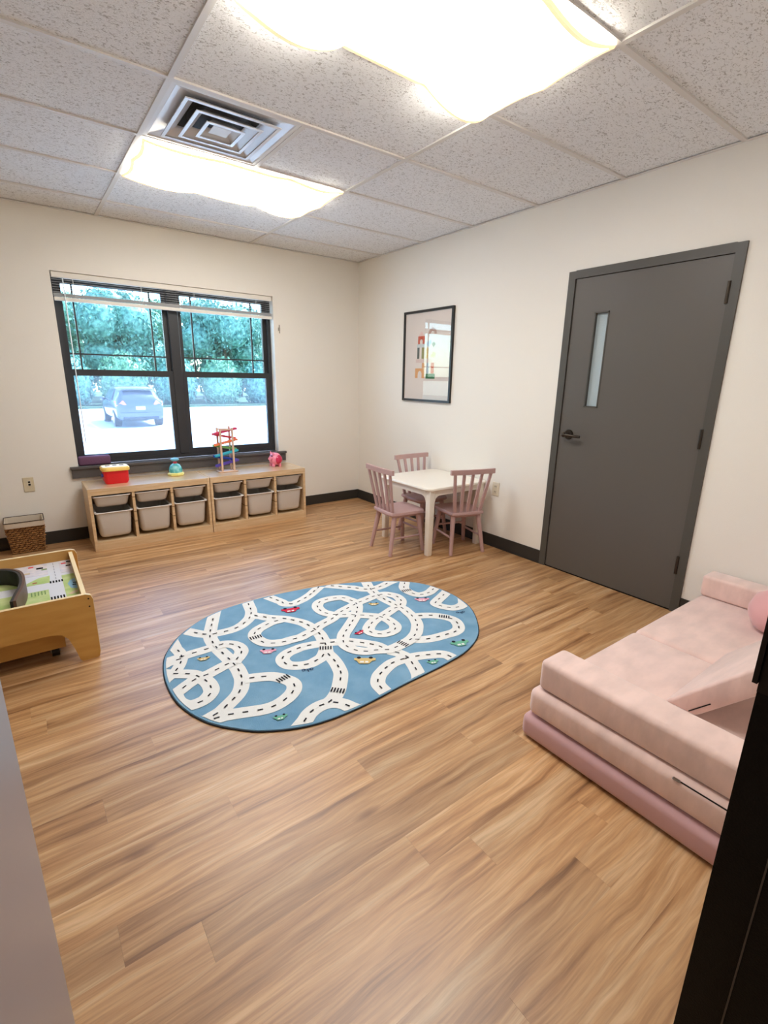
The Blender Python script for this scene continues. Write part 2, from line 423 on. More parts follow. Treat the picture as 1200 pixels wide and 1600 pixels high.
# ---- window
win = thing('window_1', ((WX0+WX1)/2, .12, WZ0), kind='structure')
tag(win, 'dark framed double window with prairie grilles above the storage shelves')
wy0, wy1 = .085, .165
MB().box(WX0, WX0+.03, wy0, wy1, WZ0, WZ1).build('side_frame', BRONZE, win)
MB().box(WX1-.03, WX1, wy0, wy1, WZ0, WZ1).build('side_frame', BRONZE, win)
MB().box(WX0+.03, WX1-.03, wy0, wy1, WZ1-.03, WZ1).build('head_frame', BRONZE, win)
MB().box(WX0+.03, WX1-.03, wy0, wy1, WZ0, WZ0+.034).build('sill_frame', BRONZE, win)
MB().box(-1.919, -1.836, wy0-.006, wy1, WZ0+.034, WZ1-.03, .004, 1).build('mullion', BRONZE, win)
CLEAR = glass_material('clear_window_glass', (.88, .98, 1.0))
HAZY = glass_material('hazy_screened_glass', (.86, .96, 1.0), .055, (.74, .84, 1.0))
def sash(x0, x1, z0, z1, ya, gl, st=.036, top=.036, bot=.036, grid=None):
    b = MB().box(x0, x0+st, ya, ya+.032, z0, z1).box(x1-st, x1, ya, ya+.032, z0, z1).box(x0+st, x1-st, ya, ya+.032, z1-top, z1).box(x0+st, x1-st, ya, ya+.032, z0, z0+bot)
    s_ = b.build('sash', BRONZE, win)
    MB().box(x0+st, x1-st, ya+.014, ya+.018, z0+bot, z1-top).build('pane', gl, s_)
    if grid:
        for gx in grid[0]: MB().box(gx-.006, gx+.006, ya+.008, ya+.024, z0+bot, z1-top).build('muntin', BRONZE, s_)
        for gz in grid[1]: MB().box(x0+st, x1-st, ya+.0085, ya+.0235, gz-.006, gz+.006).build('muntin', BRONZE, s_)
sash(WX0+.03, -1.919, .65, 1.386, .088, HAZY, bot=.044, top=.05)
sash(-1.836, WX1-.03, .65, 1.386, .088, HAZY, bot=.044, top=.05)
sash(WX0+.03, -1.919, 1.345, 2.06, .124, CLEAR, grid=((-2.607, -2.046), (1.505, 1.94)))
sash(-1.836, WX1-.03, 1.345, 2.06, .124, CLEAR, grid=((-1.706, -1.151), (1.505, 1.94)))
struct('trim_1', MB().box(-2.807, -.902, -.034, .085, WZ0-.022, WZ0, .003, 1).box(-2.80, -.909, -.020, 0, .522, WZ0-.022), STOOL)

# ---- near doorway: jambs, strike plate, open leaf
fr = struct('trim_2', MB().box(JX0-.02, JX0, YS-.135, YS+.012, 0, JZ).box(JX0-.065, JX0-.02, YS, YS+.012, 0, JZ+.05).box(JX1, JX1+.02, YS-.135, YS+.012, 0, JZ).box(JX1+.02, JX1+.065, YS, YS+.012, 0, JZ+.05).box(JX0-.02, JX1+.02, YS-.135, YS+.012, JZ, JZ+.05).box(JX1-.012, JX1, YS-.135, YS-.032, 0, JZ).box(JX0, JX0+.012, YS-.135, YS-.032, 0, JZ), mat('dark_bronze_jamb', (24, 20, 17), .5, .3, bump=.2, bscale=500))
MB().box(JX1-.0015, JX1, YS-.030, YS+.012, 1.06, 1.17).box(JX1-.006, JX1, YS+.012, YS+.0165, 1.07, 1.16).build('strike_plate', METAL, fr)
MB().box(JX1-.0128, JX1-.0112, YS-.0330, YS-.0314, 0, JZ).build('edge_highlight_strip', mat('painted_edge_highlight', (132, 120, 108), .6), fr)  # painted grey strip standing for the highlight on the stop's edge
ang = math.acos(.253)
d2 = thing('door_2', (JX0+.004, YS+.014, 0), kind='structure', rz=ang)
tag(d2, 'open grey door leaf at the left edge of the doorway')
LEAF2 = mat('grey_satin_reflection_tone', (160, 152, 156), .28, .6)  # paler than the charcoal door: grazing window reflection put into the colour
MB().box(0, .85, 0, .044, .008, 2.05, .002, 1).build('leaf', LEAF2, d2, local=True)
hh = MB().tube((.79, 0, 1.0), (.79, -.012, 1.0), .033, .03, 24).shade().build('handle_rose', METAL, d2, local=True)
# ================================================================== FIXED THINGS
# ---- fluorescent fixtures with sagging fabric covers
HOUS = mat('fixture_housing', (236, 233, 226), .5)
def cover_mat():
    m = bpy.data.materials.new('lit_fabric_cover'); m.use_nodes = True
    b = m.node_tree.nodes['Principled BSDF']
    b.inputs['Base Color'].default_value = (.85, .8, .7, 1); b.inputs['Roughness'].default_value = .9
    b.inputs['Emission Color'].default_value = (1, .99, .975, 1); b.inputs['Emission Strength'].default_value = LAMP
    return m
COVER = cover_mat(); COVER.cycles.emission_sampling = 'FRONT'
HEM = mat('cream_fabric_hem', (246, 222, 178), .9, .1, emit=(255, 226, 178), estr=.8); HEM.cycles.emission_sampling = 'NONE'
def fixture(r, c, lobes, label):
    x1, x0 = cols[c], cols[c+1]; y1, y0 = rows[r], rows[r+1]
    t = thing('ceiling_light', ((x0+x1)/2, (y0+y1)/2, H), label, 'ceiling light', 'fabric covered ceiling lights')
    MB().box(x0+.0125, x1-.0125, y0+.0125, y1-.0125, H+.012, H+.028).build('housing', HOUS, t)
    fb = MB().box(x0+.0125, x0+.03, y0+.0125, y1-.0125, H-.004, H+.012).box(x1-.03, x1-.0125, y0+.0125, y1-.0125, H-.004, H+.012).box(x0+.03, x1-.03, y0+.0125, y0+.03, H-.004, H+.012).box(x0+.03, x1-.03, y1-.03, y1-.0125, H-.004, H+.012)
    fb.build('frame', HOUS, t)
    NU, NV = 40, 18
    def drop(u, v):
        lo = 0
        for a, b_, amp in lobes:
            if a < u < b_: lo = max(lo, amp*math.sin(PI*(u-a)/(b_-a))**.8)
        e = .012 + lo*(.35+.65*v**2) + .018*math.sin(PI*v)*(1-.5*abs(2*u-1)) + .004*math.sin(23*u+3*v)*math.sin(9*v+u)
        return e
    def P(u, v):
        # hem edges pull in a little between the magnets
        inx = .018 + .016*abs(math.sin(2*PI*v)); iny = .012 + .012*abs(math.sin(3*PI*u))
        xx = x0+inx+(x1-x0-2*inx)*u; yy = y0+iny+(y1-y0-2*iny)*v
        return (xx, yy, H-.004-drop(u, v))
    b = MB(); G = [[b.bm.verts.new(P(i/NU, j/NV)) for j in range(NV+1)] for i in range(NU+1)]
    for i in range(NU):
        for j in range(NV): b.bm.faces.new((G[i][j], G[i][j+1], G[i+1][j+1], G[i+1][j]))
    b.shade(); cv = b.build('fabric_cover', COVER, t, normals=False)
    hb = MB()
    ring = [P(i/NU, 0) for i in range(NU)] + [P(1, j/NV) for j in range(NV)] + [P(1-i/NU, 1) for i in range(NU)] + [P(0, 1-j/NV) for j in range(NV)]
    n = len(ring); cxm, cym = (x0+x1)/2, (y0+y1)/2
    def outw(p, k, dz): return (p[0]+(k if p[0] > cxm else -k)*min(1, abs(p[0]-cxm)/.5), p[1]+(k if p[1] > cym else -k)*min(1, abs(p[1]-cym)/.25), p[2]+dz)
    A = [hb.bm.verts.new(outw(p, .001, -.004)) for p in ring]
    B = [hb.bm.verts.new(outw(p, .005, .006)) for p in ring]
    C2 = [hb.bm.verts.new(outw(p, -.012, -.003)) for p in ring]
    for i in range(n):
        hb.bm.faces.new((A[i], A[(i+1) % n], B[(i+1) % n], B[i])); hb.bm.faces.new((C2[i], C2[(i+1) % n], A[(i+1) % n], A[i]))
    hb.shade(); hb.build('hem', HEM, cv)
    return t
fixture(2, 1, [(.0, .36, .026), (.36, .70, .014), (.70, 1.0, .034)], 'fabric covered ceiling light beside the air vent, nearer the window')
fixture(5, 1, [(.0, .35, .065), (.35, .68, .010), (.68, 1.0, .068)], 'large bright fabric covered ceiling light at the top of the picture')

# ---- square air diffuser
vx0 = cols[2]; vx1 = vx0+T; vy1 = rows[3]; vy0 = rows[4]
vcx, vcy = (vx0+vx1)/2, (vy0+vy1)/2
vent = thing('air_vent', (vcx, vcy, H), 'square metal air vent with nested louvres in the ceiling', 'air vent')
def ring_frustum(b, a0, z0, a1, z1, th=.004):
    """square cone skirt from half size a0 at z0 to half size a1 at z1, with thickness"""
    sq = lambda a, z: [(vcx-a, vcy-a, z), (vcx+a, vcy-a, z), (vcx+a, vcy+a, z), (vcx-a, vcy+a, z)]
    b.loft([sq(a0, z0), sq(a1, z1), sq(a1-th, z1+th), sq(a0-th, z0+th), sq(a0, z0)], cap0=False, cap1=False)
b = MB(); ring_frustum(b, .2925, H-.004, .275, H-.005, .006); b.build('frame', WHITEM, vent)
b = MB(); ring_frustum(b, .278, H-.002, .16, H+.026, .002); b.build('pan', DIFF, vent)
for a_lo, a_hi, zl in ((.215, .165, -.010), (.15, .105, -.016), (.085, .05, -.020)):
    b = MB(); ring_frustum(b, a_lo, H+zl, a_hi, H+zl+.030, .003)
    sq = lambda a, z: [(vcx-a, vcy-a, z), (vcx+a, vcy-a, z), (vcx+a, vcy+a, z), (vcx-a, vcy+a, z)]
    b.loft([sq(a_lo+.008, H+zl), sq(a_lo+.008, H+zl-.004), sq(a_lo-.008, H+zl-.004), sq(a_lo-.008, H+zl), sq(a_lo+.008, H+zl)], cap0=False, cap1=False)
    b.build('louvre', DIFF, vent)
MB().box(vcx-.045, vcx+.045, vcy-.045, vcy+.045, H-.012, H-.008, .002, 1).build('centre_plate', WHITEM, vent)
MB().tube((vcx, vcy, H+.0275), (vcx, vcy, H+.0295), .15, .15, 32).build('duct_neck', mat('duct_grey', (64, 64, 66), .7), vent)

# ---- venetian blind, raised to the top of the window
blind = thing('venetian_blind', ((WX0+WX1)/2, .04, WZ1), 'cream venetian blind pulled up to the top of the window', 'blind')
bx0, bx1 = WX0+.008, WX1-.008
SLAT = mat('cream_blind_slat', (232, 226, 214), .5, .4)
def slat_mat():
    m = bpy.data.materials.new('translucent_vinyl_slat'); m.use_nodes = True
    n = m.node_tree.nodes; l = m.node_tree.links; n.clear(); out = n.new('ShaderNodeOutputMaterial')
    d = n.new('ShaderNodeBsdfDiffuse'); d.inputs['Color'].default_value = (.85, .84, .82, 1); t = n.new('ShaderNodeBsdfTranslucent'); t.inputs['Color'].default_value = (.85, .85, .84, 1)
    x = n.new('ShaderNodeMixShader'); x.inputs[0].default_value = .5; l.new(d.outputs[0], x.inputs[1]); l.new(t.outputs[0], x.inputs[2]); l.new(x.outputs[0], out.inputs['Surface'])
    return m
SLATT = slat_mat()
MB().box(bx0, bx1, .012, .052, 2.048, 2.088, .003, 1).build('head_rail', SLAT, blind)
b = MB().box(bx0, bx1, -.0125, .0125, -.0009, .0009); slat_me = b.mesh('slat', SLATT)
for k in range(6):
    o = bpy.data.objects.new('slat', slat_me); COL.objects.link(o); o.parent = blind
    o.location = (0-blind.location.x, .032-.04, 2.036-k*.0175-WZ1); o.rotation_euler = (math.radians(7.5), 0, 0)
for k in range(7):
    o = bpy.data.objects.new('slat', slat_me); COL.objects.link(o); o.parent = blind
    o.location = (0-blind.location.x, .032-.04, 1.938-k*.0035-WZ1)
MB().box(bx0, bx1, .018, .046, 1.886, 1.912, .003, 1).build('bottom_rail', SLAT, blind)
for cx in (-2.60, -2.12, -1.70, -1.13):
    MB().tube((cx, .0185, 2.05), (cx, .0185, 1.90), .0012, seg=6).tube((cx, .0455, 2.05), (cx, .0455, 1.90), .0012, seg=6).build('ladder_cord', SLAT, blind)
MB().tube((-2.668, .008, 2.05), (-2.668, .008, .80), .004, seg=8).build('tilt_wand', mat('clear_wand', (225, 232, 236), .2, .5), blind)

# ---- cord cleat beside the window, wall plates
cl = thing('cord_cleat', (-.925, 0, 1.80), 'small cord cleat screwed to the wall right of the window', 'cleat')
CLE = mat('grey_plastic_cleat', (150, 142, 130), .5)
MB().box(-.934, -.916, -.012, 0, 1.785, 1.815, .002, 1).build('base', CLE, cl)
MB().bar((-.925, -.014, 1.762), (-.925, -.014, 1.838), .008, .006, up=(0, 1, 0)).build('horns', CLE, cl)

dp = thing('data_plate', (-3.095, 0, .504), 'ivory wall plate with two dark jacks left of the shelves', 'wall plate')
MB().box(-3.130, -3.060, -.006, 0, .447, .561, .003, 2).build('plate', IVORY, dp)
MB().box(-3.105, -3.078, -.0075, -.006, .495, .535).build('insert', CREAMP, dp)
MB().box(-3.098, -3.083, -.009, -.0075, .518, .530).build('jack', BLACKG, dp)
MB().box(-3.098, -3.083, -.009, -.0075, .497, .511).build('jack', BLACKG, dp)

op = thing('power_outlet', (0, -2.063, .493), 'cream power outlet plate on the wall behind the chairs', 'outlet')
MB().box(-.006, 0, -2.098, -2.028, .436, .550, .003, 2).build('plate', CREAMP, op)
for zc in (.515, .471):
    MB().box(-.008, -.006, -2.080, -2.046, zc-.015, zc+.015, .004, 2).build('socket', CREAMP, op)
    MB().box(-.0085, -.008, -2.071, -2.068, zc-.006, zc+.006).box(-.0085, -.008, -2.058, -2.055, zc-.006, zc+.006).build('slot', BLACKG, op)

# ---- framed print on the right wall
py0, py1, pz0, pz1 = -.812, -1.478, 1.154, 1.956
pic = thing('framed_print', (0, (py0+py1)/2, pz0), 'framed print of stacked toy blocks in a thin black frame', 'picture')
PF = mat('black_frame', (30, 27, 25), .35, .5)
MB().box(-.022, 0, py0-.02, py0, pz0, pz1).build('frame_side', PF, pic); MB().box(-.022, 0, py1, py1+.02, pz0, pz1).build('frame_side', PF, pic)
MB().box(-.022, 0, py1+.02, py0-.02, pz0, pz0+.02).build('frame_rail', PF, pic); MB().box(-.022, 0, py1+.02, py0-.02, pz1-.02, pz1).build('frame_rail', PF, pic)
paper = MB().box(-.010, -.003, py1+.02, py0-.02, pz0+.02, pz1-.02).build('print_sheet', mat('print_paper', (232, 219, 208), .8), pic)
# printed shapes: measured as fractions across (left to right) and up the sheet
def PY(u): return py0-.02+(py1-py0+.04)*u
def PZ(v): return pz0+.02+(pz1-pz0-.04)*v
def pshape(name, rgb, pts, k=0):
    b = MB(); b.prism([(PY(u), PZ(v)) for u, v in pts], -.0105-k*.0002, -.0100, 'x'); b.build(name, mat('print_%d_%d_%d' % rgb, rgb, .8), paper)
def arch(u0, u1, v0, v1, iw, ih, n=10):
    c = (u0+u1)/2; pts = [(u0, v0), (u0, v1), (u1, v1), (u1, v0), (c+iw/2, v0)]
    for i in range(n+1):
        a = PI*i/n; pts.append((c+iw/2*math.cos(a), v0+ih*.5+ih*.5*math.sin(a)))
    pts.append((c-iw/2, v0)); return pts
def semi(u0, u1, v0, v1, t=.45, n=12):
    c = (u0+u1)/2; w = (u1-u0)/2
    return [(c+w*math.cos(PI*i/n), v0+(v1-v0)*math.sin(PI*i/n)) for i in range(n+1)] + [(c-w*t*math.cos(PI*i/n), v0+(v1-v0)*t*math.sin(PI*i/n)) for i in range(n+1)]
pshape('printed_roof', (236, 200, 190), [(.30, .735), (.44, .735), (.37, .79)])
pshape('printed_arch', (206, 84, 56), arch(.295, .445, .645, .735, .06, .055))
pshape('printed_slab', (205, 212, 210), [(.27, .605), (.46, .605), (.46, .645), (.27, .645)])
pshape('printed_column', (70, 86, 84), [(.285, .475), (.335, .475), (.335, .605), (.285, .605)])
pshape('printed_column', (150, 148, 84), [(.385, .475), (.44, .475), (.44, .605), (.385, .605)])
pshape('printed_column', (224, 190, 120), [(.475, .475), (.53, .475), (.53, .60), (.475, .60)])
pshape('printed_slab', (222, 196, 186), [(.26, .43), (.64, .43), (.64, .472), (.26, .472)])
pshape('printed_arch', (226, 160, 96), arch(.25, .46, .25, .365, .09, .085))
pshape('printed_column', (226, 160, 96), [(.40, .367), (.46, .367), (.46, .428), (.40, .428)])
pshape('printed_column', (170, 186, 198), [(.505, .305), (.555, .305), (.555, .428), (.505, .428)])
pshape('printed_column', (206, 92, 58), [(.60, .305), (.665, .305), (.665, .428), (.60, .428)])
pshape('printed_slab', (62, 122, 80), [(.49, .245), (.69, .245), (.69, .303), (.49, .303)])
pshape('printed_rainbow', (196, 158, 140), semi(.52, .70, .75, .82))
pshape('printed_bowl', (188, 202, 214), [(.475, .66), (.50, .62), (.55, .61), (.59, .65), (.585, .69)])
pshape('printed_bird', (150, 146, 96), [(.60, .64), (.64, .665), (.69, .635), (.66, .62), (.645, .60)])
pshape('printed_leaf', (222, 210, 160), [(.57, .50), (.64, .56), (.70, .53), (.66, .48)])
MB().box(-.0155, -.0135, py1+.02, py0-.02, pz0+.02, pz1-.02).build('glazing', glass_material('picture_glass', (1, 1, 1), refl=1.6), pic)
# ================================================================== FURNITURE AND TOYS
# ---- pine storage units with plastic bins
SZ, SD0, SD1 = .50, -.43, -.045
def shelf_unit(x0, x1, label):
    t = thing('storage_shelf', ((x0+x1)/2, (SD0+SD1)/2, 0), label, 'shelf', 'pine storage units under the window')
    th = .022
    MB().box(x0, x0+th, SD0, SD1, 0, SZ, .002, 1).build('side_panel', PINE, t)
    MB().box(x1-th, x1, SD0, SD1, 0, SZ, .002, 1).build('side_panel', PINE, t)
    MB().box(x0+th, x1-th, SD0+.001, SD1, SZ-.020, SZ-.0005, .001, 1).build('top_panel', PINET, t)
    MB().box(x0+th, x1-th, SD0+.001, SD0+.021, SZ-.052, SZ-.020).build('top_rail', PINE, t)
    MB().box(x0+th, x1-th, SD0+.02, SD1, .058, .072).build('bottom_panel', PINE, t)
    MB().box(x0+th, x1-th, SD0+.001, SD0+.02, 0, .072).build('plinth', PINE, t)
    MB().box(x0+th, x1-th, SD1-.006, SD1, .072, SZ-.02).build('back_panel', mat('brown_fibreboard', (150, 120, 88), .8), t)  # even brown, darker than the pine panels
    w = (x1-x0-2*th); xs = [x0+th+w/3, x0+th+2*w/3]
    for xd in xs:
        dv = MB().box(xd-.010, xd+.010, SD0+.004, SD1-.006, .072, SZ-.02).build('divider', PINE, t)
        g = MB()
        for gz in (.205, .285, .405):
            g.box(xd-.0106, xd+.0106, SD0+.0035, SD1-.02, gz-.003, gz+.003)
        g.build('groove', PINEX, dv)
    e = [x0+th] + xs + [x1-th]
    return [((a+(.010 if i else 0)), (b_-(.010 if i < 2 else 0))) for i, (a, b_) in enumerate(zip(e, e[1:]))]
U1 = shelf_unit(-2.745, -1.827, 'left pine storage shelf holding six bins, red toy on its top')
U2 = shelf_unit(-1.822, -.902, 'right pine storage shelf holding six bins, marble run on its top')
def bin_proto(h, wt, wb, name, label):
    """open box with rounded corners, rim on top; origin at the middle of the rim plane"""
    D = .36; t = thing(name, (0, 0, 0), label, 'storage bin')
    b = MB()
    b.loft([rrect(wb-.05, D*.88-.05, .03, -h), rrect(wb-.018, D*.88-.018, .035, -h+.006), rrect(wb-.004, D*.88-.004, .035, -h+.018), rrect(wb, D*.88+.004, .035, -h+.032), rrect(wt, D*.97, .03, -.012), rrect(wt, D*.97, .03, -.002), rrect(wt-.006, D*.97-.006, .028, -.002), rrect(wb-.008, D*.88-.008, .03, -h+.016)], cap0=True, cap1=True)
    b.shade(); b.build('bin_body', BIN, t, local=True)
    r = MB()
    r.loft([rrect(wt-.004, D*.97, .03, -.004), rrect(wt+.022, D, .02, -.006), rrect(wt+.026, D+.006, .02, -.001), rrect(wt+.022, D, .02, .004), rrect(wt-.008, D*.97-.008, .028, .002)], cap0=False, cap1=False)
    r.shade(); r.build('rim', BINR, t, local=True)
    return t
colw = U1[0][1]-U1[0][0]
shal = bin_proto(.090, colw-.034, colw-.052, 'shallow_bin', '')
deep = bin_proto(.208, colw-.034, colw-.058, 'deep_bin', '')
ords = ['first', 'second', 'third']
i = 0
for un, cells in (('left', U1), ('right', U2)):
    for k, (a, b_) in enumerate(cells):
        cxm = (a+b_)/2
        s_ = shal if i == 0 else copy_tree(shal); d_ = deep if i == 0 else copy_tree(deep)
        s_.location = (cxm+rnd.uniform(-.003, .003), SD0+.19+rnd.uniform(-.004, .006), .432); d_.location = (cxm+rnd.uniform(-.003, .003), SD0+.183+rnd.uniform(-.006, .004), .303)
        tag(s_, 'shallow grey bin in the %s pine shelf, %s column from its left' % (un, ords[k]), 'storage bin', 'shallow bins in the shelves')
        tag(d_, 'deep grey bin in the %s pine shelf, %s column from its left' % (un, ords[k]), 'storage bin', 'deep bins in the shelves')
        i += 1

# ---- red toy box with yellow lid
RED = mat('red_plastic', (226, 28, 38), .35, .5); YEL = mat('yellow_plastic', (248, 208, 110), .35, .5)
BLU = mat('blue_plastic', (60, 84, 180), .4, .5)
tb = thing('toy_box', (-2.52, -.245, SZ), 'red toy box with yellow lid on the left shelf', 'toy')
cx, cy = -2.515, -.235
MB().loft([rrect(.155, .115, .02, SZ, cx, cy), rrect(.178, .13, .025, SZ+.02, cx, cy), rrect(.182, .132, .025, SZ+.110, cx, cy)]).shade().build('body', RED, tb)
MB().loft([rrect(.19, .145, .03, SZ+.104, cx, cy), rrect(.203, .155, .035, SZ+.107, cx, cy), rrect(.205, .155, .035, SZ+.127, cx, cy), rrect(.187, .137, .03, SZ+.138, cx, cy), rrect(.10, .07, .02, SZ+.141, cx, cy)]).shade().build('lid', YEL, tb)
for ex in (-.05, .0, .05):
    MB().box(cx+ex-.016, cx+ex+.016, cy-.02, cy+.02, SZ+.1385, SZ+.1422, .0015, 1).build('sorting_hole', mat('shape_hole', (120, 80, 40), .6), tb)
MB().tube((cx-.088, cy-.02, SZ+.07), (cx-.103, cy-.02, SZ+.07), .014, seg=16).shade().build('latch', BLU, tb)
# ---- push popper toy
pp = thing('popper_toy', (-2.035, -.17, SZ), 'teal dome popper toy with blue knob and yellow base', 'toy')
TEAL = mat('teal_translucent_plastic', (40, 168, 172), .15, .5, rgb2=(150, 214, 214), nscale=28)
PYEL = mat('pale_yellow_plastic', (236, 228, 140), .4)
PC = (-2.035, -.17, 0)
MB().lathe([(.001, SZ), (.064, SZ), (.070, SZ+.006), (.069, SZ+.020), (.058, SZ+.028), (.001, SZ+.028)], PC, 8).build('base', PYEL, pp)
MB().lathe([(.001, SZ+.026), (.054, SZ+.028), (.056, SZ+.048), (.051, SZ+.072), (.038, SZ+.094), (.018, SZ+.106), (.001, SZ+.107)], PC, 28).shade().build('dome', TEAL, pp)
MB().lathe([(.001, SZ+.104), (.017, SZ+.105), (.016, SZ+.116), (.009, SZ+.126), (.001, SZ+.126)], PC, 20).shade().build('collar', mat('coral_plastic', (222, 70, 80), .4), pp)
MB().lathe([(.001, SZ+.124), (.008, SZ+.124), (.028, SZ+.131), (.036, SZ+.140), (.031, SZ+.150), (.014, SZ+.155), (.001, SZ+.156)], PC, 24).shade().build('push_knob', mat('light_blue_plastic', (124, 190, 214), .35), pp)
for a in range(5):
    MB().sphere((-2.035+.03*math.cos(a*1.3), -.17+.03*math.sin(a*1.3), SZ+.036), .009, 10).shade().build('ball', [RED, YEL, BLU][a % 3], pp)
# ---- marble run tower
mx, my = -1.595, -.215
mr = thing('marble_run', (mx, my, SZ), 'wooden marble run tower with rainbow coloured ramps', 'toy')
MWOOD = mat('light_birch', (218, 184, 158), .5)
MB().box(mx-.085, mx+.085, my-.06, my+.06, SZ, SZ+.010, .003, 1).build('base', MWOOD, mr)
for (dx, dy, hh_) in ((-.055, -.04, .385), (.055, -.04, .40), (-.055, .04, .40), (.055, .04, .41)):
    MB().box(mx+dx-.008, mx+dx+.008, my+dy-.008, my+dy+.008, SZ+.010, SZ+hh_).build('post', MWOOD, mr)
ramps = [(.075, (90, 70, 170), 1), (.115, (44, 78, 190), -1), (.165, (52, 176, 196), 1), (.215, (132, 196, 110), -1), (.265, (240, 130, 80), 1), (.315, (228, 70, 78), -1), (.365, (214, 60, 96), 1)]
for k, (hz, rgb, sg) in enumerate(ramps):
    yy = my+(.02 if k % 2 else -.02)
    b = MB(); p0 = Vector((mx-.105*sg, yy, SZ+hz-.022)); p1 = Vector((mx+.105*sg, yy, SZ+hz+.022))
    b.bar(p0, p1, .034, .005)
    for s2 in (-1, 1): b.bar(p0+Vector((0, s2*.016, .008)), p1+Vector((0, s2*.016, .008)), .004, .016)
    b.build('ramp', mat('ramp_%d' % k, rgb, .35, .5), mr)
for sy in (-.04, .04):
    MB().box(mx-.063, mx+.063, my+sy-.004, my+sy+.004, SZ+.380, SZ+.390).build('cross_bar', MWOOD, mr)
# ---- pink pig toy
gx, gy = -1.10, -.185
pg = thing('pig_toy', (gx, gy, SZ), 'pink plastic pig toy with red see-through belly', 'toy')
PK = mat('pink_plastic', (244, 146, 170), .35, .5); PKR = mat('red_clear_plastic', (206, 40, 84), .15, .5)
MB().sphere((gx, gy, SZ+.072), .062, 24, (1.0, .95, 1.0)).shade().build('body', PK, pg)
MB().sphere((gx+.014, gy-.026, SZ+.070), .046, 20, (1, .95, 1)).shade().build('belly_window', PKR, pg)
MB().tube((gx-.058, gy-.030, SZ+.085), (gx-.078, gy-.044, SZ+.085), .018, .016, 18).shade().build('snout', PK, pg)
for dx, dy in ((-.035, -.03), (.035, -.03), (-.035, .03), (.035, .03)):
    MB().tube((gx+dx, gy+dy, SZ), (gx+dx*.9, gy+dy*.9, SZ+.03), .014, .016, 14).shade().build('foot', PK, pg)
for dy in (-.025, .025):
    MB().tube((gx-.028, gy+dy, SZ+.118), (gx-.036, gy+dy*1.2, SZ+.145), .015, .003, 12).shade().build('ear', PK, pg)
for dy in (-.012, .014): MB().sphere((gx-.050, gy-.030+dy, SZ+.108), .006, 8).build('eye', BLACKP, pg)
# ---- plum cushion block on the sill
pl_ = MB().box(-2.738, -2.505, .0, .078, WZ0, WZ0+.075, .016, 4).shade().build('plum_block', mat('plum_fabric', (112, 78, 104), .8, .2, bump=.2, bscale=80)); tag(pl_, 'plum coloured padded block on the left end of the window sill', 'cushion')

# ---- woven basket
bk = thing('woven_basket', (-3.165, -.12, 0), 'small woven seagrass basket with pale liner by the wall', 'basket')
bcx = -3.165
def brect(v, grow=0): # v 0 bottom .. 1 top
    w = .195+(.245-.195)*v+grow; d = .135+(.205-.135)*v+grow; return w, d, -.020-d/2+grow/2
STR = mat('seagrass_strand', (150, 108, 66), .8, .2, noise=.45, nscale=90)
NR, HB = 13, .255
b = MB()
w, d, c = brect(0); w1, d1, c1 = brect(1)
b.loft([rrect(w, d, .012, .004, bcx, c, 2), rrect(w1, d1, .014, HB, bcx, c1, 2), rrect(w1-.012, d1-.012, .012, HB, bcx, c1, 2), rrect(w-.012, d-.012, .010, .012, bcx, c, 2)])
b.build('core', mat('seagrass_dark', (66, 42, 24), .9), bk)
b = MB()
for r_ in range(NR):
    v = (r_+.5)/NR*.88; w, d, c = brect(v); z = HB*v+.002
    segs = [((bcx-w/2, c-d/2), (bcx+w/2, c-d/2)), ((bcx+w/2, c-d/2), (bcx+w/2, c+d/2)), ((bcx+w/2, c+d/2), (bcx-w/2, c+d/2)), ((bcx-w/2, c+d/2), (bcx-w/2, c-d/2))]
    for (a, e_) in segs:
        a = Vector(a); e_ = Vector(e_); n_ = max(3, int((e_-a).length/.030))
        for q in range(n_):
            t0 = (q+.5*(r_ % 2))/n_
            p = a.lerp(e_, min(.98, t0+.5/n_*.6)); dr = (e_-a).normalized()
            L2 = .019*rnd.uniform(.85, 1.15); tz = rnd.uniform(.001, .005)
            p0 = Vector((p.x-dr.x*L2, p.y-dr.y*L2, z-tz)); p1 = Vector((p.x+dr.x*L2, p.y+dr.y*L2, z+tz)); pm = (p0+p1)/2
            b.tube(p0, pm, .003, .0095, 6, False); b.tube(pm, p1, .0095, .003, 6, False)
o = b.shade().build('weave', STR, bk); o['kind'] = 'stuff'
w, d, c = brect(1)
LINER = mat('linen_liner', (206, 192, 172), .9)
b = MB(); b.loft([rrect(w+.006, d+.006, .015, HB-.032, bcx, c, 3), rrect(w+.010, d+.010, .015, HB-.012, bcx, c, 3), rrect(w+.006, d+.006, .014, HB+.008, bcx, c, 3), rrect(w-.012, d-.012, .012, HB+.008, bcx, c, 3), rrect(.17, .10, .012, .05, bcx, -.0875, 3)], cap0=False)
b.shade().build('liner', LINER, bk)
b = MB(); rr_ = rrect(w+.006, d+.006, .012, HB+.009, bcx, c, 3)
for a, e_ in zip(rr_, rr_[1:]+rr_[:1]): b.tube(a, e_, .0035, seg=6)
b.build('rim_wire', mat('dark_wire', (58, 40, 26), .6), bk)

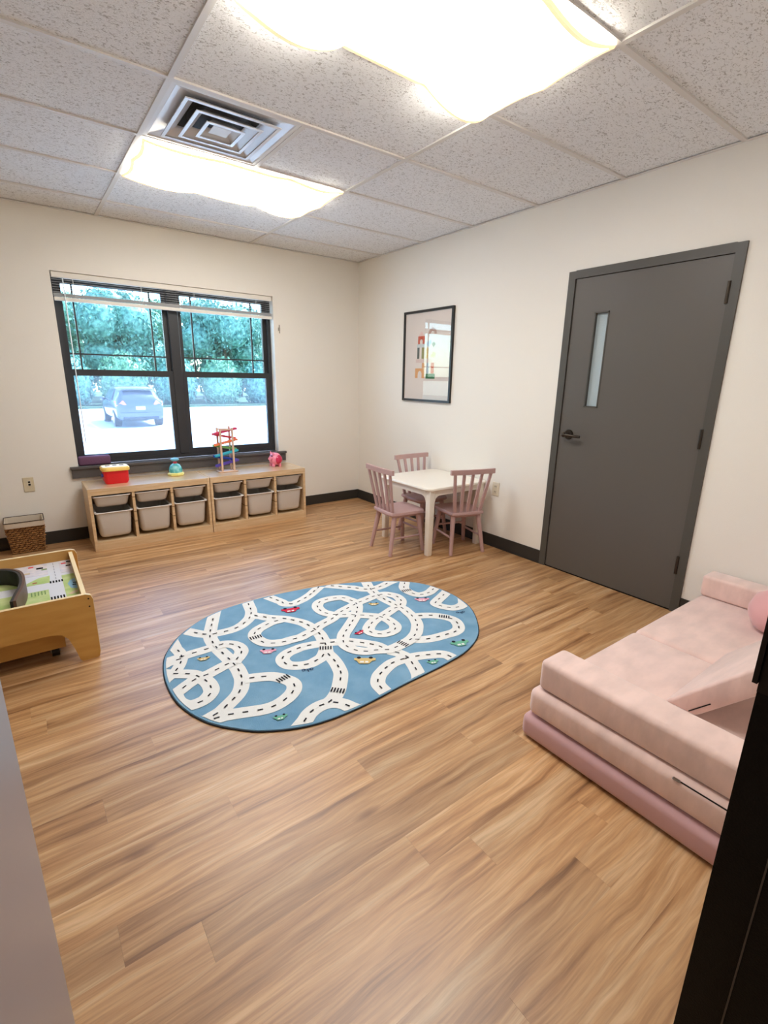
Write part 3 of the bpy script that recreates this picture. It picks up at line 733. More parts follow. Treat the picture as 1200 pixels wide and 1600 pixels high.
# ---- train table
tx1, ty0, ty1 = -2.92, -2.12, -1.345; tx0 = -4.10; TB = .28
tt = thing('train_table', ((tx0+tx1)/2, (ty0+ty1)/2, 0), 'golden plywood play table with printed town map top', 'play table')
def side_profile():
    R = .03; top = .338; out = []
    def mirror(p): return [(tx0+tx1-x, z) for x, z in p[::-1]]
    right = [(tx1-.028, top), (tx1-.008, top-.008), (tx1, top-.030), (tx1-.001, .03), (tx1-.006, .004), (tx1-.02, 0), (tx1-.078, 0), (tx1-.088, .012), (tx1-.103, .075), (tx1-.122, .135), (tx1-.15, .162), (tx1-.19, .172)]
    return mirror(right)[::-1][::-1] + right
prof = side_profile()
def end_board(ya, name):
    b = MB(); b.prism(prof, ya, ya+.018, 'y'); o = b.build(name, PLY, tt)
    # pale edge band following the top outline
    e = MB(); top = [p for p in prof if p[1] > .02 and (p[0] > tx1-.04 or p[0] < tx0+.04) or p[1] > .3]
    ptsr = [(tx0+.03, .3385), (tx1-.028, .3385), (tx1-.008, .3305), (tx1+.0006, .308), (tx1-.0004, .03)]
    for a, c in zip(ptsr, ptsr[1:]): e.bar((a[0], ya+.009, a[1]), (c[0], ya+.009, c[1]), .0185, .002, up=(0, 1, 0) if abs(a[0]-c[0]) < .01 else (0, 0, 1))
    return o
end_board(ty0, 'front_panel'); end_board(ty1-.018, 'rear_panel')
for ya in (ty0, ty1-.018):
    b = MB(); ptsr = [(tx0+.03, .3388), (tx1-.028, .3388), (tx1-.0075, .331), (tx1+.0008, .308), (tx1+.0002, .03)]
    for a, c in zip(ptsr, ptsr[1:]):
        dx, dz = c[0]-a[0], c[1]-a[1]; L = math.hypot(dx, dz); nx, nz = -dz/L*.0009, dx/L*.0009
        b.loft([[(a[0]-nx, ya-.0004, a[1]-nz), (a[0]+nx, ya-.0004, a[1]+nz), (a[0]+nx, ya+.0184, a[1]+nz), (a[0]-nx, ya+.0184, a[1]-nz)], [(c[0]-nx, ya-.0004, c[1]-nz), (c[0]+nx, ya-.0004, c[1]+nz), (c[0]+nx, ya+.0184, c[1]+nz), (c[0]-nx, ya+.0184, c[1]-nz)]])
    b.build('edge_band', PLYE, tt)
MB().box(tx1-.040, tx1-.022, ty0+.018, ty1-.018, .19, .325).build('side_panel', PLY, tt); MB().box(tx1-.0405, tx1-.0215, ty0+.018, ty1-.018, .325, .327).build('side_edge', PLYE, tt)
MB().box(tx0+.022, tx0+.040, ty0+.018, ty1-.018, .19, .327).build('side_panel', PLY, tt)
for zb in (.315, .275): MB().tube((tx1-.018, ty0-.001, zb), (tx1-.018, ty0+.001, zb), .004, seg=10).build('screw', METAL, tt)
board = MB().box(tx0+.040, tx1-.040, ty0+.018, ty1-.018, TB-.012, TB).build('play_board', mat('map_white', (214, 214, 218), .5), tt)
GRN = mat('map_green', (166, 190, 108), .6, rgb2=(196, 206, 140), nscale=14); GRD = mat('map_dark_green', (112, 144, 76), .6)
MBL = mat('map_blue', (140, 184, 206), .6); MBR = mat('map_tan', (208, 186, 150), .6); MLV = mat('map_lilac', (200, 196, 206), .6, rgb2=(226, 216, 214), nscale=25)
def inlay(name, pts, m, h=.0006):
    b = MB(); b.prism(pts, TB, TB+h, 'z'); b.build(name, m, board)
def rc(x0, x1, y0, y1): return [(x0, y0), (x1, y0), (x1, y1), (x0, y1)]
bx_l, bx_r, by_f, by_b = tx0+.041, tx1-.041, ty0+.019, ty1-.019
inlay('printed_green', [(-3.175, -1.70), (-3.075, -1.70), (-3.07, -1.59), (-3.12, -1.60), (-3.175, -1.66)], GRN)
inlay('printed_green', rc(-3.40, -3.085, -2.05, -1.80), GRN)
inlay('printed_green', rc(-3.018, bx_r, by_f, -1.62), GRN)
inlay('printed_green', rc(-3.62, -3.46, -1.70, -1.40), GRN); inlay('printed_green', rc(-3.62, -3.44, -2.05, -1.78), GRN)
inlay('printed_green', [(-3.44, -1.69), (-3.20, -1.70), (-3.20, -1.63), (-3.30, -1.58), (-3.44, -1.60)], GRN)
inlay('printed_block', rc(-3.20, -3.075, -1.56, by_b-.01), MLV); inlay('printed_block', rc(-3.018, bx_r-.006, -1.58, by_b-.01), MLV)
inlay('printed_pond', [(-2.99, -1.84), (-2.965, -1.86), (bx_r-.002, -1.84), (bx_r-.002, -1.70), (-2.985, -1.72), (-3.0, -1.77)], MBL, .0012)
inlay('printed_path', [(-3.012, -1.92), (-2.99, -1.93), (bx_r-.004, -1.91), (bx_r-.004, -1.88), (-2.99, -1.895)], MBR, .0012)
for x_, y_, s_, m in ((-3.17, -1.50, .014, MBR), (-3.11, -1.44, .016, BLACKG), (-3.15, -1.40, .012, RED), (-2.995, -1.42, .012, RED), (-2.975, -1.47, .012, BLACKG), (-2.968, -1.40, .012, BLACKG), (-3.14, -1.67, .010, mat('map_rust', (176, 100, 60), .6)), (-3.09, -1.47, .013, GRD), (-2.972, -1.80, .009, BLACKG), (-2.968, -1.77, .008, BLACKG)):
    inlay('printed_sign', rc(x_-s_, x_+s_, y_-s_*.7, y_+s_*.7), m, .0016)
for k in range(5):
    inlay('printed_crossing', rc(-3.075+k*.013, -3.068+k*.013, -1.715, -1.685), BLACKG, .0014); inlay('printed_crossing', rc(-3.082+k*.013, -3.075+k*.013, -1.955, -1.915), BLACKG, .0014)
for k in range(5): inlay('printed_hedge', rc(-3.16+k*.014, -3.155+k*.014, -1.86, -1.81), GRD, .0014)
for k in range(6): inlay('printed_lane', rc(-3.0465, -3.0435, -1.66+k*.05, -1.635+k*.05), mat('map_grey', (150, 150, 158), .6), .0013)
# curved wooden piece on the map
cw = [(-3.42, -1.585), (-3.35, -1.578), (-3.285, -1.592), (-3.235, -1.625), (-3.200, -1.680), (-3.186, -1.755), (-3.185, -1.84), (-3.193, -1.92), (-3.208, -2.00), (-3.222, -2.085)]
def cat(pts, n=6, closed=False):
    P = [Vector(p) for p in pts]; out = []; m = len(P)
    rng = range(m) if closed else range(m-1)
    for i_ in rng:
        if closed: p0, p1, p2, p3 = P[i_-1], P[i_], P[(i_+1) % m], P[(i_+2) % m]
        else: p0, p1, p2, p3 = P[max(i_-1, 0)], P[i_], P[i_+1], P[min(i_+2, m-1)]
        for k in range(n):
            t = k/n
            out.append(.5*((2*p1)+(-p0+p2)*t+(2*p0-5*p1+4*p2-p3)*t*t+(-p0+3*p1-3*p2+p3)*t**3))
    if not closed: out.append(P[-1])
    return out
def wall_strip(b, pts, off0, off1, z0, z1):
    A = []
    for i_, p in enumerate(pts):
        t = (pts[min(i_+1, len(pts)-1)]-pts[max(i_-1, 0)]).normalized(); n_ = Vector((-t.y, t.x))
        a, c = p+n_*off0, p+n_*off1
        A.append([(a.x, a.y, z0), (c.x, c.y, z0), (c.x, c.y, z1), (a.x, a.y, z1)])
    b.loft(A)
cp = cat(cw)
ct = thing('curved_track_wall', (-3.3, -1.8, TB+.0016), 'curved dark brown wooden track wall lying on the play table', 'toy')
BRW = mat('dark_walnut', (98, 70, 56), .45); 
b = MB(); wall_strip(b, cp, .0005, .012, TB+.0018, TB+.085); b.shade().build('outer_wall', BRW, ct)
b = MB(); wall_strip(b, cp, -.012, .0, TB+.0018, TB+.083); b.shade().build('inner_lining', BLACKP, ct)

# rolling drawer under the table
dr = thing('rolling_drawer', (-3.55, -1.75, 0), 'plywood rolling drawer on black casters under the play table', 'drawer')
MB().box(-4.02, -3.055, -2.03, -2.012, .055, .165).build('front_board', PLY, dr)
MB().box(-4.02, -3.055, -1.46, -1.442, .055, .165).build('back_board', PLY, dr)
MB().box(-3.073, -3.055, -2.012, -1.46, .055, .165).build('end_board', PLY, dr); MB().box(-4.02, -4.002, -2.012, -1.46, .055, .165).build('end_board', PLY, dr)
MB().box(-4.002, -3.073, -2.012, -1.46, .056, .066).build('bottom_board', PLY, dr)
for cxx in (-3.10, -3.97):
    for cyy in (-1.985, -1.485):
        k = MB().box(cxx-.02, cxx+.02, cyy-.02, cyy+.02, .050, .0555).box(cxx-.021, cxx-.017, cyy-.012, cyy+.012, .02, .05).box(cxx+.017, cxx+.021, cyy-.012, cyy+.012, .02, .05).build('caster', STEEL, dr)
        MB().tube((cxx-.016, cyy, .0245), (cxx+.016, cyy, .0245), .0245, seg=18).shade().build('wheel', BLACKP, k)

# ---- white play table
tb0 = (-.655, -.012, -1.985, -1.315); tz = .55
wt_ = thing('play_table', ((tb0[0]+tb0[1])/2, (tb0[2]+tb0[3])/2, 0), 'small white square table with rounded corners between the mauve chairs', 'table')
cx, cy, ww, dd = (tb0[0]+tb0[1])/2, (tb0[2]+tb0[3])/2, tb0[1]-tb0[0], tb0[3]-tb0[2]
MB().loft([rrect(ww-.012, dd-.012, .055, tz-.022, cx, cy, 8), rrect(ww, dd, .06, tz-.016, cx, cy, 8), rrect(ww, dd, .06, tz-.005, cx, cy, 8), rrect(ww-.008, dd-.008, .057, tz, cx, cy, 8)]).shade().build('table_top', TWHITE, wt_)
ins = .022
lx = (tb0[0]+ins, tb0[1]-ins); ly = (tb0[2]+ins, tb0[3]-ins); LW = .052
def apron(axis, a0, a1, pos, sgn):
    """rail whose ends curve down into the legs"""
    top = tz-.022; bot = top-.042; R = .05; pts = [(a0, top), (a1, top), (a1, bot-R)]
    for i_ in range(7): q = PI/2*i_/6; pts.append((a1-R+R*math.cos(q), bot-R+R*math.sin(q)))
    for i_ in range(7): q = PI/2*i_/6; pts.append((a0+R-R*math.sin(q), bot-R+R*math.cos(q)))
    pts.append((a0, bot-R))
    b = MB(); b.prism(pts, pos if sgn > 0 else pos-.02, pos+.02 if sgn > 0 else pos, axis); b.build('apron', TWHITE, wt_)
apron('y', lx[0]+LW, lx[1]-LW, ly[0], 1); apron('y', lx[0]+LW, lx[1]-LW, ly[1], -1)
apron('x', ly[0]+LW, ly[1]-LW, lx[0], 1); apron('x', ly[0]+LW, ly[1]-LW, lx[1], -1)
for ix, xx in enumerate(lx):
    for iy, yy in enumerate(ly):
        c0 = (xx+(LW/2 if ix == 0 else -LW/2), yy+(LW/2 if iy == 0 else -LW/2))
        MB().loft([rrect(LW*.86, LW*.86, .010, 0, c0[0], c0[1], 3), rrect(LW*.92, LW*.92, .010, .006, c0[0], c0[1], 3), rrect(LW, LW, .006, tz-.12, c0[0], c0[1], 3), rrect(LW, LW, .006, tz-.022, c0[0], c0[1], 3)]).shade().build('leg', TWHITE, wt_)

# ---- mauve children's chairs
def chair(label, loc, rz):
    t = thing('childrens_chair', loc, label, 'chair', 'mauve chairs at the white table', rz=rz)
    sh = .345
    def seat_ring(g, z):
        base = [(-.140, -.150), (-.148, -.120), (-.160, .06), (-.158, .130), (-.140, .155), (-.09, .166), (0, .169)]
        pts = base + [(-x, y_) for x, y_ in base[::-1][1:]] + [(.10, -.160), (0, -.163), (-.10, -.160)]
        return [(x*(1+g), y_*(1+g), z) for x, y_ in pts]
    MB().loft([seat_ring(-.05, sh-.028), seat_ring(0, sh-.020), seat_ring(0, sh-.006), seat_ring(-.02, sh), seat_ring(-.45, sh-.005)]).shade().build('seat', MAUVE, t, local=True)
    MB().box(-.115, .115, -.115, .115, sh-.05, sh-.024).build('seat_frame', MAUVE, t, local=True)
    feet = {}
    for sx in (-1, 1):
        for sy in (-1, 1):
            p1 = (sx*.112, sy*.112, sh-.026); p0 = (sx*.147, -.168 if sy < 0 else .150, 0)
            MB().tube(p0, p1, .0145, .0205, 12).shade().build('leg', MAUVE, t, local=True)
            feet[(sx, sy)] = (Vector(p0), Vector(p1))
    for sx in (-1, 1):
        a = feet[(sx, -1)]; c = feet[(sx, 1)]
        MB().tube(a[0].lerp(a[1], .42), c[0].lerp(c[1], .42), .009, seg=8).shade().build('stretcher', MAUVE, t, local=True)
    a = feet[(-1, 1)]; c = feet[(1, 1)]
    MB().tube(a[0].lerp(a[1], .55), c[0].lerp(c[1], .55), .009, seg=8).shade().build('stretcher', MAUVE, t, local=True)
    for k in range(5):
        u = (k-2)/2
        MB().bar((u*.112, -.132, sh-.008), (u*.158, -.192, .665), .025, .015, .022, .013, up=(0, 1, .2)).build('spindle', MAUVE, t, local=True)
    n = 8; ring = []
    for k in range(n+1):
        u = -1+2*k/n; x = u*.192; yv = -.192+.012*u*u-.006
        ring.append([(x, yv-.011, .656), (x, yv+.011, .656), (x, yv+.009, .694), (x, yv-.013, .694)])
    MB().loft(ring).build('top_rail', MAUVE, t, local=True)
    return t
chair('mauve chair on the left side of the white table, nearest the window wall shelves', (-.70, -1.662, 0), math.radians(-94.2))
chair('mauve chair at the right front of the white table, nearest the charcoal door', (-.276, -1.924, 0), math.radians(-15.6))
chair('mauve chair behind the white table, tucked in by the corner', (-.232, -1.432, 0), math.radians(180))

# ---- pink foam play couch: each loose block is its own thing
def soft(name, x0, x1, y0, y1, z0, z1, m, bev, label, zips=None):
    t = thing(name, ((x0+x1)/2, (y0+y1)/2, z0), label, 'cushion', 'blocks of the pink foam couch')
    MB().box(x0, x1, y0, y1, z0, z1, bev, 5).shade().build('cover', m, t)
    return t
sx0, sx1, sy0, sy1 = -1.656, -.015, -4.556, -3.682
b0 = thing('foam_base_cushion', (-.83, -4.12, 0), 'darker mauve foam base pad at the bottom of the couch', 'cushion', 'blocks of the pink foam couch')
MB().box(sx0, -.832, sy0, sy1, .002, .100, .028, 5).shade().build('pad_half', PINKD, b0); MB().box(-.828, sx1, sy0, sy1, .002, .100, .028, 5).shade().build('pad_half', PINKD, b0)
MB().box(sx0+.03, sx1-.03, sy0+.03, sy1-.03, 0, .004).build('underside', BLACKG, b0)
s0 = thing('foam_seat_cushion', (-.83, -4.12, .108), 'light pink velvet folding seat pad creased across the middle', 'cushion', 'blocks of the pink foam couch')
MB().box(sx0+.014, -.848, sy0+.004, sy1-.012, .101, .214, .030, 5).shade().build('pad_half', PINK, s0); MB().box(-.845, sx1, sy0+.004, sy1-.012, .101, .214, .030, 5).shade().build('pad_half', PINK, s0)
ZIP = mat('black_zip_tape', (24, 20, 20), .6)
MB().box(sx0+.018, sx0+.026, -4.5, -4.245, .1985, .2025).build('zip', ZIP, s0)
MB().box(sx0+.012, sx0+.026, -4.247, -4.224, .1985, .2035, .002, 1).build('zip_pull', STEEL, s0)
soft('couch_bolster', -1.620, -1.472, sy0+.006, -3.716, .215, .340, PINK, .022, 'long pink foam bolster along the near end of the couch')
soft('couch_bolster', -.150, -.017, sy0+.006, -3.70, .215, .335, PINK, .018, 'long pink foam bolster along the far end by the wall')
# leaning back cushion: a slab tilted against the front wall
lc = thing('couch_back_cushion', (-1.02, -4.3, .2165), 'pink foam back cushion leaning at a slant on the seat', 'cushion', 'blocks of the pink foam couch')
b = MB(); b.prism([(-4.040, .2165), (-4.378, .592), (-4.436, .540), (-4.147, .2165)], -1.302, -.742, 'x')
bmesh.ops.bevel(b.bm, geom=list(b.bm.edges), offset=.012, segments=3, profile=.5, affect='EDGES', clamp_overlap=True)
o = b.shade().build('cover', PINK, lc)
MB().bar((-1.3022, -4.125, .226), (-1.3022, -4.185, .292), .0015, .004, up=(0, .7, .7)).build('zip', ZIP, o)
# round cushion at the far end
rp = thing('round_cushion', (-.27, -4.10, .216), 'round pink cushion at the far right end of the couch', 'cushion', 'blocks of the pink foam couch')
MB().lathe([(.001, .217), (.08, .218), (.125, .238), (.148, .285), (.150, .32), (.132, .375), (.09, .405), (.001, .412)], (-.300, -4.125, 0), 32).shade().build('cover', mat('rose_velvet', (226, 168, 166), .8, .2, sheen=.5), rp)

# ---- rug
OUT = [(-2.693,-2.39),(-2.645,-2.27),(-2.536,-2.127),(-2.341,-1.999),(-2.091,-1.954),(-1.837,-1.967),(-1.535,-2.024),(-1.216,-2.175),(-1.036,-2.336),(-.973,-2.554),(-1.014,-2.796),(-1.178,-3.019),(-1.35,-3.121),(-1.547,-3.159),(-1.842,-3.175),(-2.099,-3.193),(-2.303,-3.175),(-2.465,-3.106),(-2.563,-3.024),(-2.652,-2.906),(-2.709,-2.74),(-2.718,-2.559)]
RZ = .009
outl = cat(OUT, 6, True); RC = Vector((-1.84, -2.57))
rug = thing('oval_rug', (RC.x, RC.y, 0), 'blue oval rug printed with winding white roads and cars', 'rug')
RUGB = mat('blue_rug_pile', (116, 160, 190), .95, .1, rgb2=(136, 176, 202), nscale=7, bump=.5, bscale=500)
def scl(pts, k, z): return [(RC.x+(p.x-RC.x)*k, RC.y+(p.y-RC.y)*k, z) for p in pts]
MB().loft([scl(outl, .995, .001), scl(outl, .999, .003), scl(outl, .996, RZ)]).build('pile', RUGB, rug)
MB().loft([scl(outl, .998, .0002), scl(outl, 1.003, .0015), scl(outl, 1.0028, .0058), scl(outl, .999, .0066)], cap1=False).build('binding', mat('dark_rug_edge', (38, 40, 46), .9), rug)
import bisect
def ang_of(v): return math.atan2(v.y, v.x)
ol = sorted((ang_of(p-RC), (p-RC).length) for p in outl); oa = [a for a, _ in ol]
def rad(a):
    k = bisect.bisect(oa, a) % len(ol); a0, r0 = ol[k-1]; a1, r1 = ol[k]
    if a1 < a0: a1 += 2*PI
    aa = a if a >= a0 else a+2*PI
    return r0+(r1-r0)*((aa-a0)/(a1-a0) if a1 > a0 else 0)
def clampr(p):
    v = p-RC; m = rad(ang_of(v))*.985
    return RC+v*(m/v.length) if v.length > m else p
def inside(p): v = p-RC; return v.length < rad(ang_of(v))*.965
ROADW = mat('rug_road_white', (236, 235, 230), .95, .1, bump=.4, bscale=500); DASH = mat('rug_dash', (44, 44, 50), .95, .1)
ROADS= [[(-2.346,-2.054),(-2.389,-2.153),(-2.427,-2.253),(-2.435,-2.359),(-2.431,-2.412),(-2.419,-2.521),(-2.413,-2.615),(-2.418,-2.67),(-2.425,-2.712),(-2.44,-2.752),(-2.46,-2.79),(-2.485,-2.819),(-2.515,-2.843),(-2.546,-2.864),(-2.58,-2.886),(-2.62,-2.899),(-2.648,-2.907)],[(-2.492,-2.151),(-2.458,-2.198),(-2.422,-2.23),(-2.388,-2.239),(-2.338,-2.246),(-2.302,-2.246),(-2.262,-2.236),(-2.214,-2.206),(-2.168,-2.16),(-2.135,-2.093),(-2.119,-2.019)],[(-2.148,-2.134),(-2.135,-2.167),(-2.112,-2.19),(-2.086,-2.228),(-2.022,-2.284),(-1.995,-2.318),(-1.968,-2.36),(-1.948,-2.399),(-1.937,-2.449),(-1.931,-2.512),(-1.934,-2.566),(-1.945,-2.613),(-1.96,-2.669),(-1.982,-2.717),(-1.995,-2.751),(-1.997,-2.797),(-2.004,-2.85),(-2.017,-2.902),(-2.031,-2.94),(-2.057,-2.979),(-2.079,-3.008),(-2.112,-3.047),(-2.155,-3.081),(-2.187,-3.094)],[(-2.027,-2.296),(-2.066,-2.293),(-2.098,-2.293),(-2.143,-2.308),(-2.188,-2.327),(-2.219,-2.356),(-2.233,-2.401),(-2.221,-2.465),(-2.19,-2.503),(-2.138,-2.526),(-2.087,-2.529),(-2.036,-2.534),(-1.993,-2.523),(-1.943,-2.51),(-1.891,-2.481),(-1.845,-2.467),(-1.798,-2.453),(-1.752,-2.429),(-1.704,-2.405),(-1.662,-2.391),(-1.617,-2.379),(-1.567,-2.363),(-1.512,-2.352),(-1.477,-2.348),(-1.422,-2.339),(-1.374,-2.342),(-1.338,-2.351),(-1.315,-2.379),(-1.298,-2.419),(-1.307,-2.474),(-1.332,-2.511),(-1.375,-2.545),(-1.419,-2.549),(-1.468,-2.566),(-1.515,-2.581),(-1.565,-2.592),(-1.613,-2.611),(-1.653,-2.637),(-1.685,-2.667),(-1.694,-2.696),(-1.685,-2.724),(-1.661,-2.751),(-1.63,-2.762),(-1.597,-2.763),(-1.568,-2.754),(-1.54,-2.722),(-1.531,-2.675),(-1.533,-2.627),(-1.549,-2.585),(-1.584,-2.549),(-1.616,-2.518),(-1.651,-2.491),(-1.683,-2.46),(-1.721,-2.438),(-1.752,-2.416),(-1.78,-2.378),(-1.793,-2.344),(-1.794,-2.301),(-1.781,-2.258),(-1.746,-2.22),(-1.692,-2.211),(-1.636,-2.221),(-1.594,-2.244),(-1.579,-2.283),(-1.566,-2.325),(-1.567,-2.363),(-1.592,-2.413),(-1.653,-2.489),(-1.698,-2.53),(-1.738,-2.564),(-1.796,-2.612),(-1.828,-2.639),(-1.855,-2.675),(-1.877,-2.72),(-1.879,-2.765),(-1.863,-2.811),(-1.827,-2.849),(-1.785,-2.866),(-1.749,-2.886),(-1.715,-2.904),(-1.674,-2.905),(-1.627,-2.899),(-1.587,-2.894),(-1.547,-2.881),(-1.497,-2.853),(-1.462,-2.82),(-1.426,-2.778),(-1.399,-2.727),(-1.385,-2.681),(-1.378,-2.636),(-1.37,-2.591),(-1.375,-2.545)],[(-1.327,-2.116),(-1.354,-2.184),(-1.37,-2.235),(-1.382,-2.288),(-1.385,-2.335),(-1.387,-2.396),(-1.382,-2.45),(-1.377,-2.493),(-1.375,-2.545)],[(-1.526,-2.078),(-1.48,-2.126),(-1.449,-2.155),(-1.417,-2.204),(-1.373,-2.233),(-1.334,-2.239),(-1.284,-2.236),(-1.202,-2.216),(-1.17,-2.211)],[(-1.947,-2.046),(-1.935,-2.082),(-1.93,-2.116),(-1.892,-2.142),(-1.854,-2.137),(-1.8,-2.119),(-1.737,-2.086),(-1.694,-2.056)],[(-1.889,-2.691),(-1.914,-2.677),(-1.951,-2.664),(-1.989,-2.646),(-2.066,-2.627),(-2.109,-2.629),(-2.157,-2.636),(-2.197,-2.662),(-2.21,-2.701),(-2.2,-2.739),(-2.16,-2.771),(-2.11,-2.785),(-2.074,-2.779),(-2.037,-2.767),(-2.008,-2.742),(-1.979,-2.707)],[(-1.865,-2.695),(-1.828,-2.731),(-1.795,-2.767),(-1.767,-2.802),(-1.744,-2.837),(-1.735,-2.881)],[(-1.375,-2.693),(-1.318,-2.721),(-1.273,-2.755),(-1.236,-2.799),(-1.216,-2.859),(-1.236,-2.914),(-1.271,-2.951),(-1.318,-2.964),(-1.357,-2.959),(-1.396,-2.954),(-1.442,-2.947),(-1.491,-2.932),(-1.534,-2.908),(-1.553,-2.883)],[(-1.728,-3.011),(-1.685,-3.019),(-1.645,-3.03),(-1.609,-3.043),(-1.571,-3.062),(-1.536,-3.079),(-1.51,-3.108),(-1.502,-3.154),(-1.494,-3.196)],[(-1.725,-2.911),(-1.697,-2.96),(-1.685,-3.019),(-1.699,-3.064),(-1.713,-3.105),(-1.733,-3.15),(-1.76,-3.189)],[(-1.685,-3.019),(-1.728,-3.011),(-1.777,-3.01),(-1.82,-3.022),(-1.861,-3.04),(-1.899,-3.063),(-1.934,-3.106),(-1.942,-3.156),(-1.942,-3.2)],[(-2.122,-3.179),(-2.142,-3.134),(-2.178,-3.101),(-2.23,-3.093),(-2.282,-3.108),(-2.32,-3.136),(-2.35,-3.155)],[(-2.419,-2.726),(-2.361,-2.748),(-2.306,-2.779),(-2.269,-2.826),(-2.249,-2.879),(-2.266,-2.926),(-2.309,-2.96),(-2.361,-2.979),(-2.405,-2.982),(-2.444,-2.973),(-2.482,-2.958),(-2.528,-2.94),(-2.571,-2.925),(-2.621,-2.918)],[(-2.447,-2.37),(-2.474,-2.37),(-2.517,-2.371),(-2.558,-2.37),(-2.602,-2.372)],[(-2.604,-2.249),(-2.605,-2.283),(-2.6,-2.326),(-2.603,-2.377),(-2.62,-2.422),(-2.645,-2.465),(-2.678,-2.5),(-2.727,-2.541)],[(-2.702,-2.409),(-2.649,-2.391),(-2.609,-2.39)],[(-2.442,-2.373),(-2.397,-2.37),(-2.361,-2.395),(-2.34,-2.438),(-2.343,-2.491),(-2.376,-2.534),(-2.412,-2.567)],[(-2.408,-2.558),(-2.453,-2.566),(-2.496,-2.579),(-2.543,-2.594),(-2.59,-2.597),(-2.636,-2.619),(-2.673,-2.642),(-2.706,-2.666),(-2.71,-2.72),(-2.692,-2.762),(-2.662,-2.779),(-2.612,-2.773),(-2.572,-2.735),(-2.562,-2.688),(-2.566,-2.639),(-2.586,-2.584),(-2.603,-2.552),(-2.647,-2.517),(-2.671,-2.5)],[(-1.115,-2.277),(-1.17,-2.336),(-1.188,-2.389),(-1.182,-2.45),(-1.156,-2.487),(-1.093,-2.495),(-1.02,-2.466),(-0.975,-2.44)],[(-0.962,-2.542),(-1.052,-2.584),(-1.121,-2.614),(-1.16,-2.639),(-1.158,-2.681),(-1.14,-2.714),(-1.113,-2.744),(-1.062,-2.754),(-1.016,-2.738),(-0.982,-2.703)]]
CROSS= [[(-2.256,-2.399),(-2.207,-2.403)],[(-1.999,-2.693),(-1.959,-2.716)],[(-2.127,-3.029),(-2.096,-3.061)],[(-1.632,-2.872),(-1.618,-2.924)],[(-2.288,-2.827),(-2.254,-2.821)],[(-1.211,-2.382),(-1.167,-2.393)],[(-1.246,-2.788),(-1.226,-2.809)]]
MOTIFS= [('red',(-1.984,-2.18),(-1.879,-2.209)),('pink',(-2.262,-2.535),(-2.191,-2.572)),('yellow',(-2.545,-2.434),(-2.49,-2.449)),('red',(-1.779,-2.666),(-1.72,-2.657)),('yellow',(-1.503,-2.404),(-1.45,-2.436)),('yellow',(-1.91,-2.869),(-1.823,-2.929)),('pink',(-1.225,-2.512),(-1.145,-2.559)),('green',(-1.414,-3.033),(-1.317,-3.064)),('green',(-1.61,-3.153),(-1.553,-3.171)),('green',(-2.42,-3.047),(-2.365,-3.062)),('navy',(-2.173,-2.814),(-2.119,-2.836)),('navy',(-1.143,-2.8),(-1.089,-2.822))]
DB = MB()
for k, rd in enumerate(ROADS):
    rd = [Vector(p) for p in rd]
    for e0, e1, at in ((rd[0], rd[1], 0), (rd[-1], rd[-2], len(rd))):      # roads that run off the rug reach its edge
        if (e0-RC).length > rad(ang_of(e0-RC))-.10 and ((e0-e1).normalized().dot((e0-RC).normalized()) > .1): rd.insert(at if at == 0 else len(rd), e0+(e0-e1).normalized()*.09)
    pts = [p for p in cat(rd, 5)]
    rb = MB().ribbon(pts, .070 if k not in (16, 17) else .058, RZ+.0004+.0001*(k if k != 3 else 22), clampr)
    nv = len(rb.bm.verts)
    for q, v in enumerate(rb.bm.verts): v.co.z += (.0007 if k == 3 else .00009)*q/nv
    rb.build('printed_road', ROADW, rug, normals=False)
    b = DB; acc = .02; on = 0
    for a, c in zip(pts, pts[1:]):
        seg = c-a; L = seg.length
        if L < 1e-6: continue
        t = seg/L; acc += L
        if acc > .052:
            acc = 0
            m = c
            if inside(m) and all((m-(Vector(q0)+Vector(q1))/2).length > .036 for q0, q1 in CROSS):
                n_ = Vector((-t.y, t.x))*.0035; e_ = t*.0115
                b.quad(*[(q.x, q.y, RZ+.0038) for q in (m-e_-n_, m+e_-n_, m+e_+n_, m-e_+n_)]); on += 1
o = DB.build('printed_dashes', DASH, rug, normals=False); o['kind'] = 'stuff'
for a, c in CROSS:
    a = Vector(a); c = Vector(c); t = (c-a).normalized(); n_ = Vector((-t.y, t.x)); b = MB(); mm = (a+c)/2; a = mm-t*.027; c = mm+t*.027
    for k in range(5):
        p = a.lerp(c, k/4)
        b.quad(*[(q.x, q.y, RZ+.0042) for q in (p-t*.0035-n_*.016, p+t*.0035-n_*.016, p+t*.0035+n_*.016, p-t*.0035+n_*.016)])
    b.build('printed_crossing', DASH, rug, normals=False)
MC = {'red': (206, 52, 78), 'pink': (226, 160, 176), 'yellow': (216, 186, 124), 'green': (112, 178, 150), 'navy': (52, 62, 92)}
CARP = [(-.5, 0), (.5, 0), (.5, .2), (.33, .24), (.20, .46), (-.26, .46), (-.38, .22), (-.5, .16)]
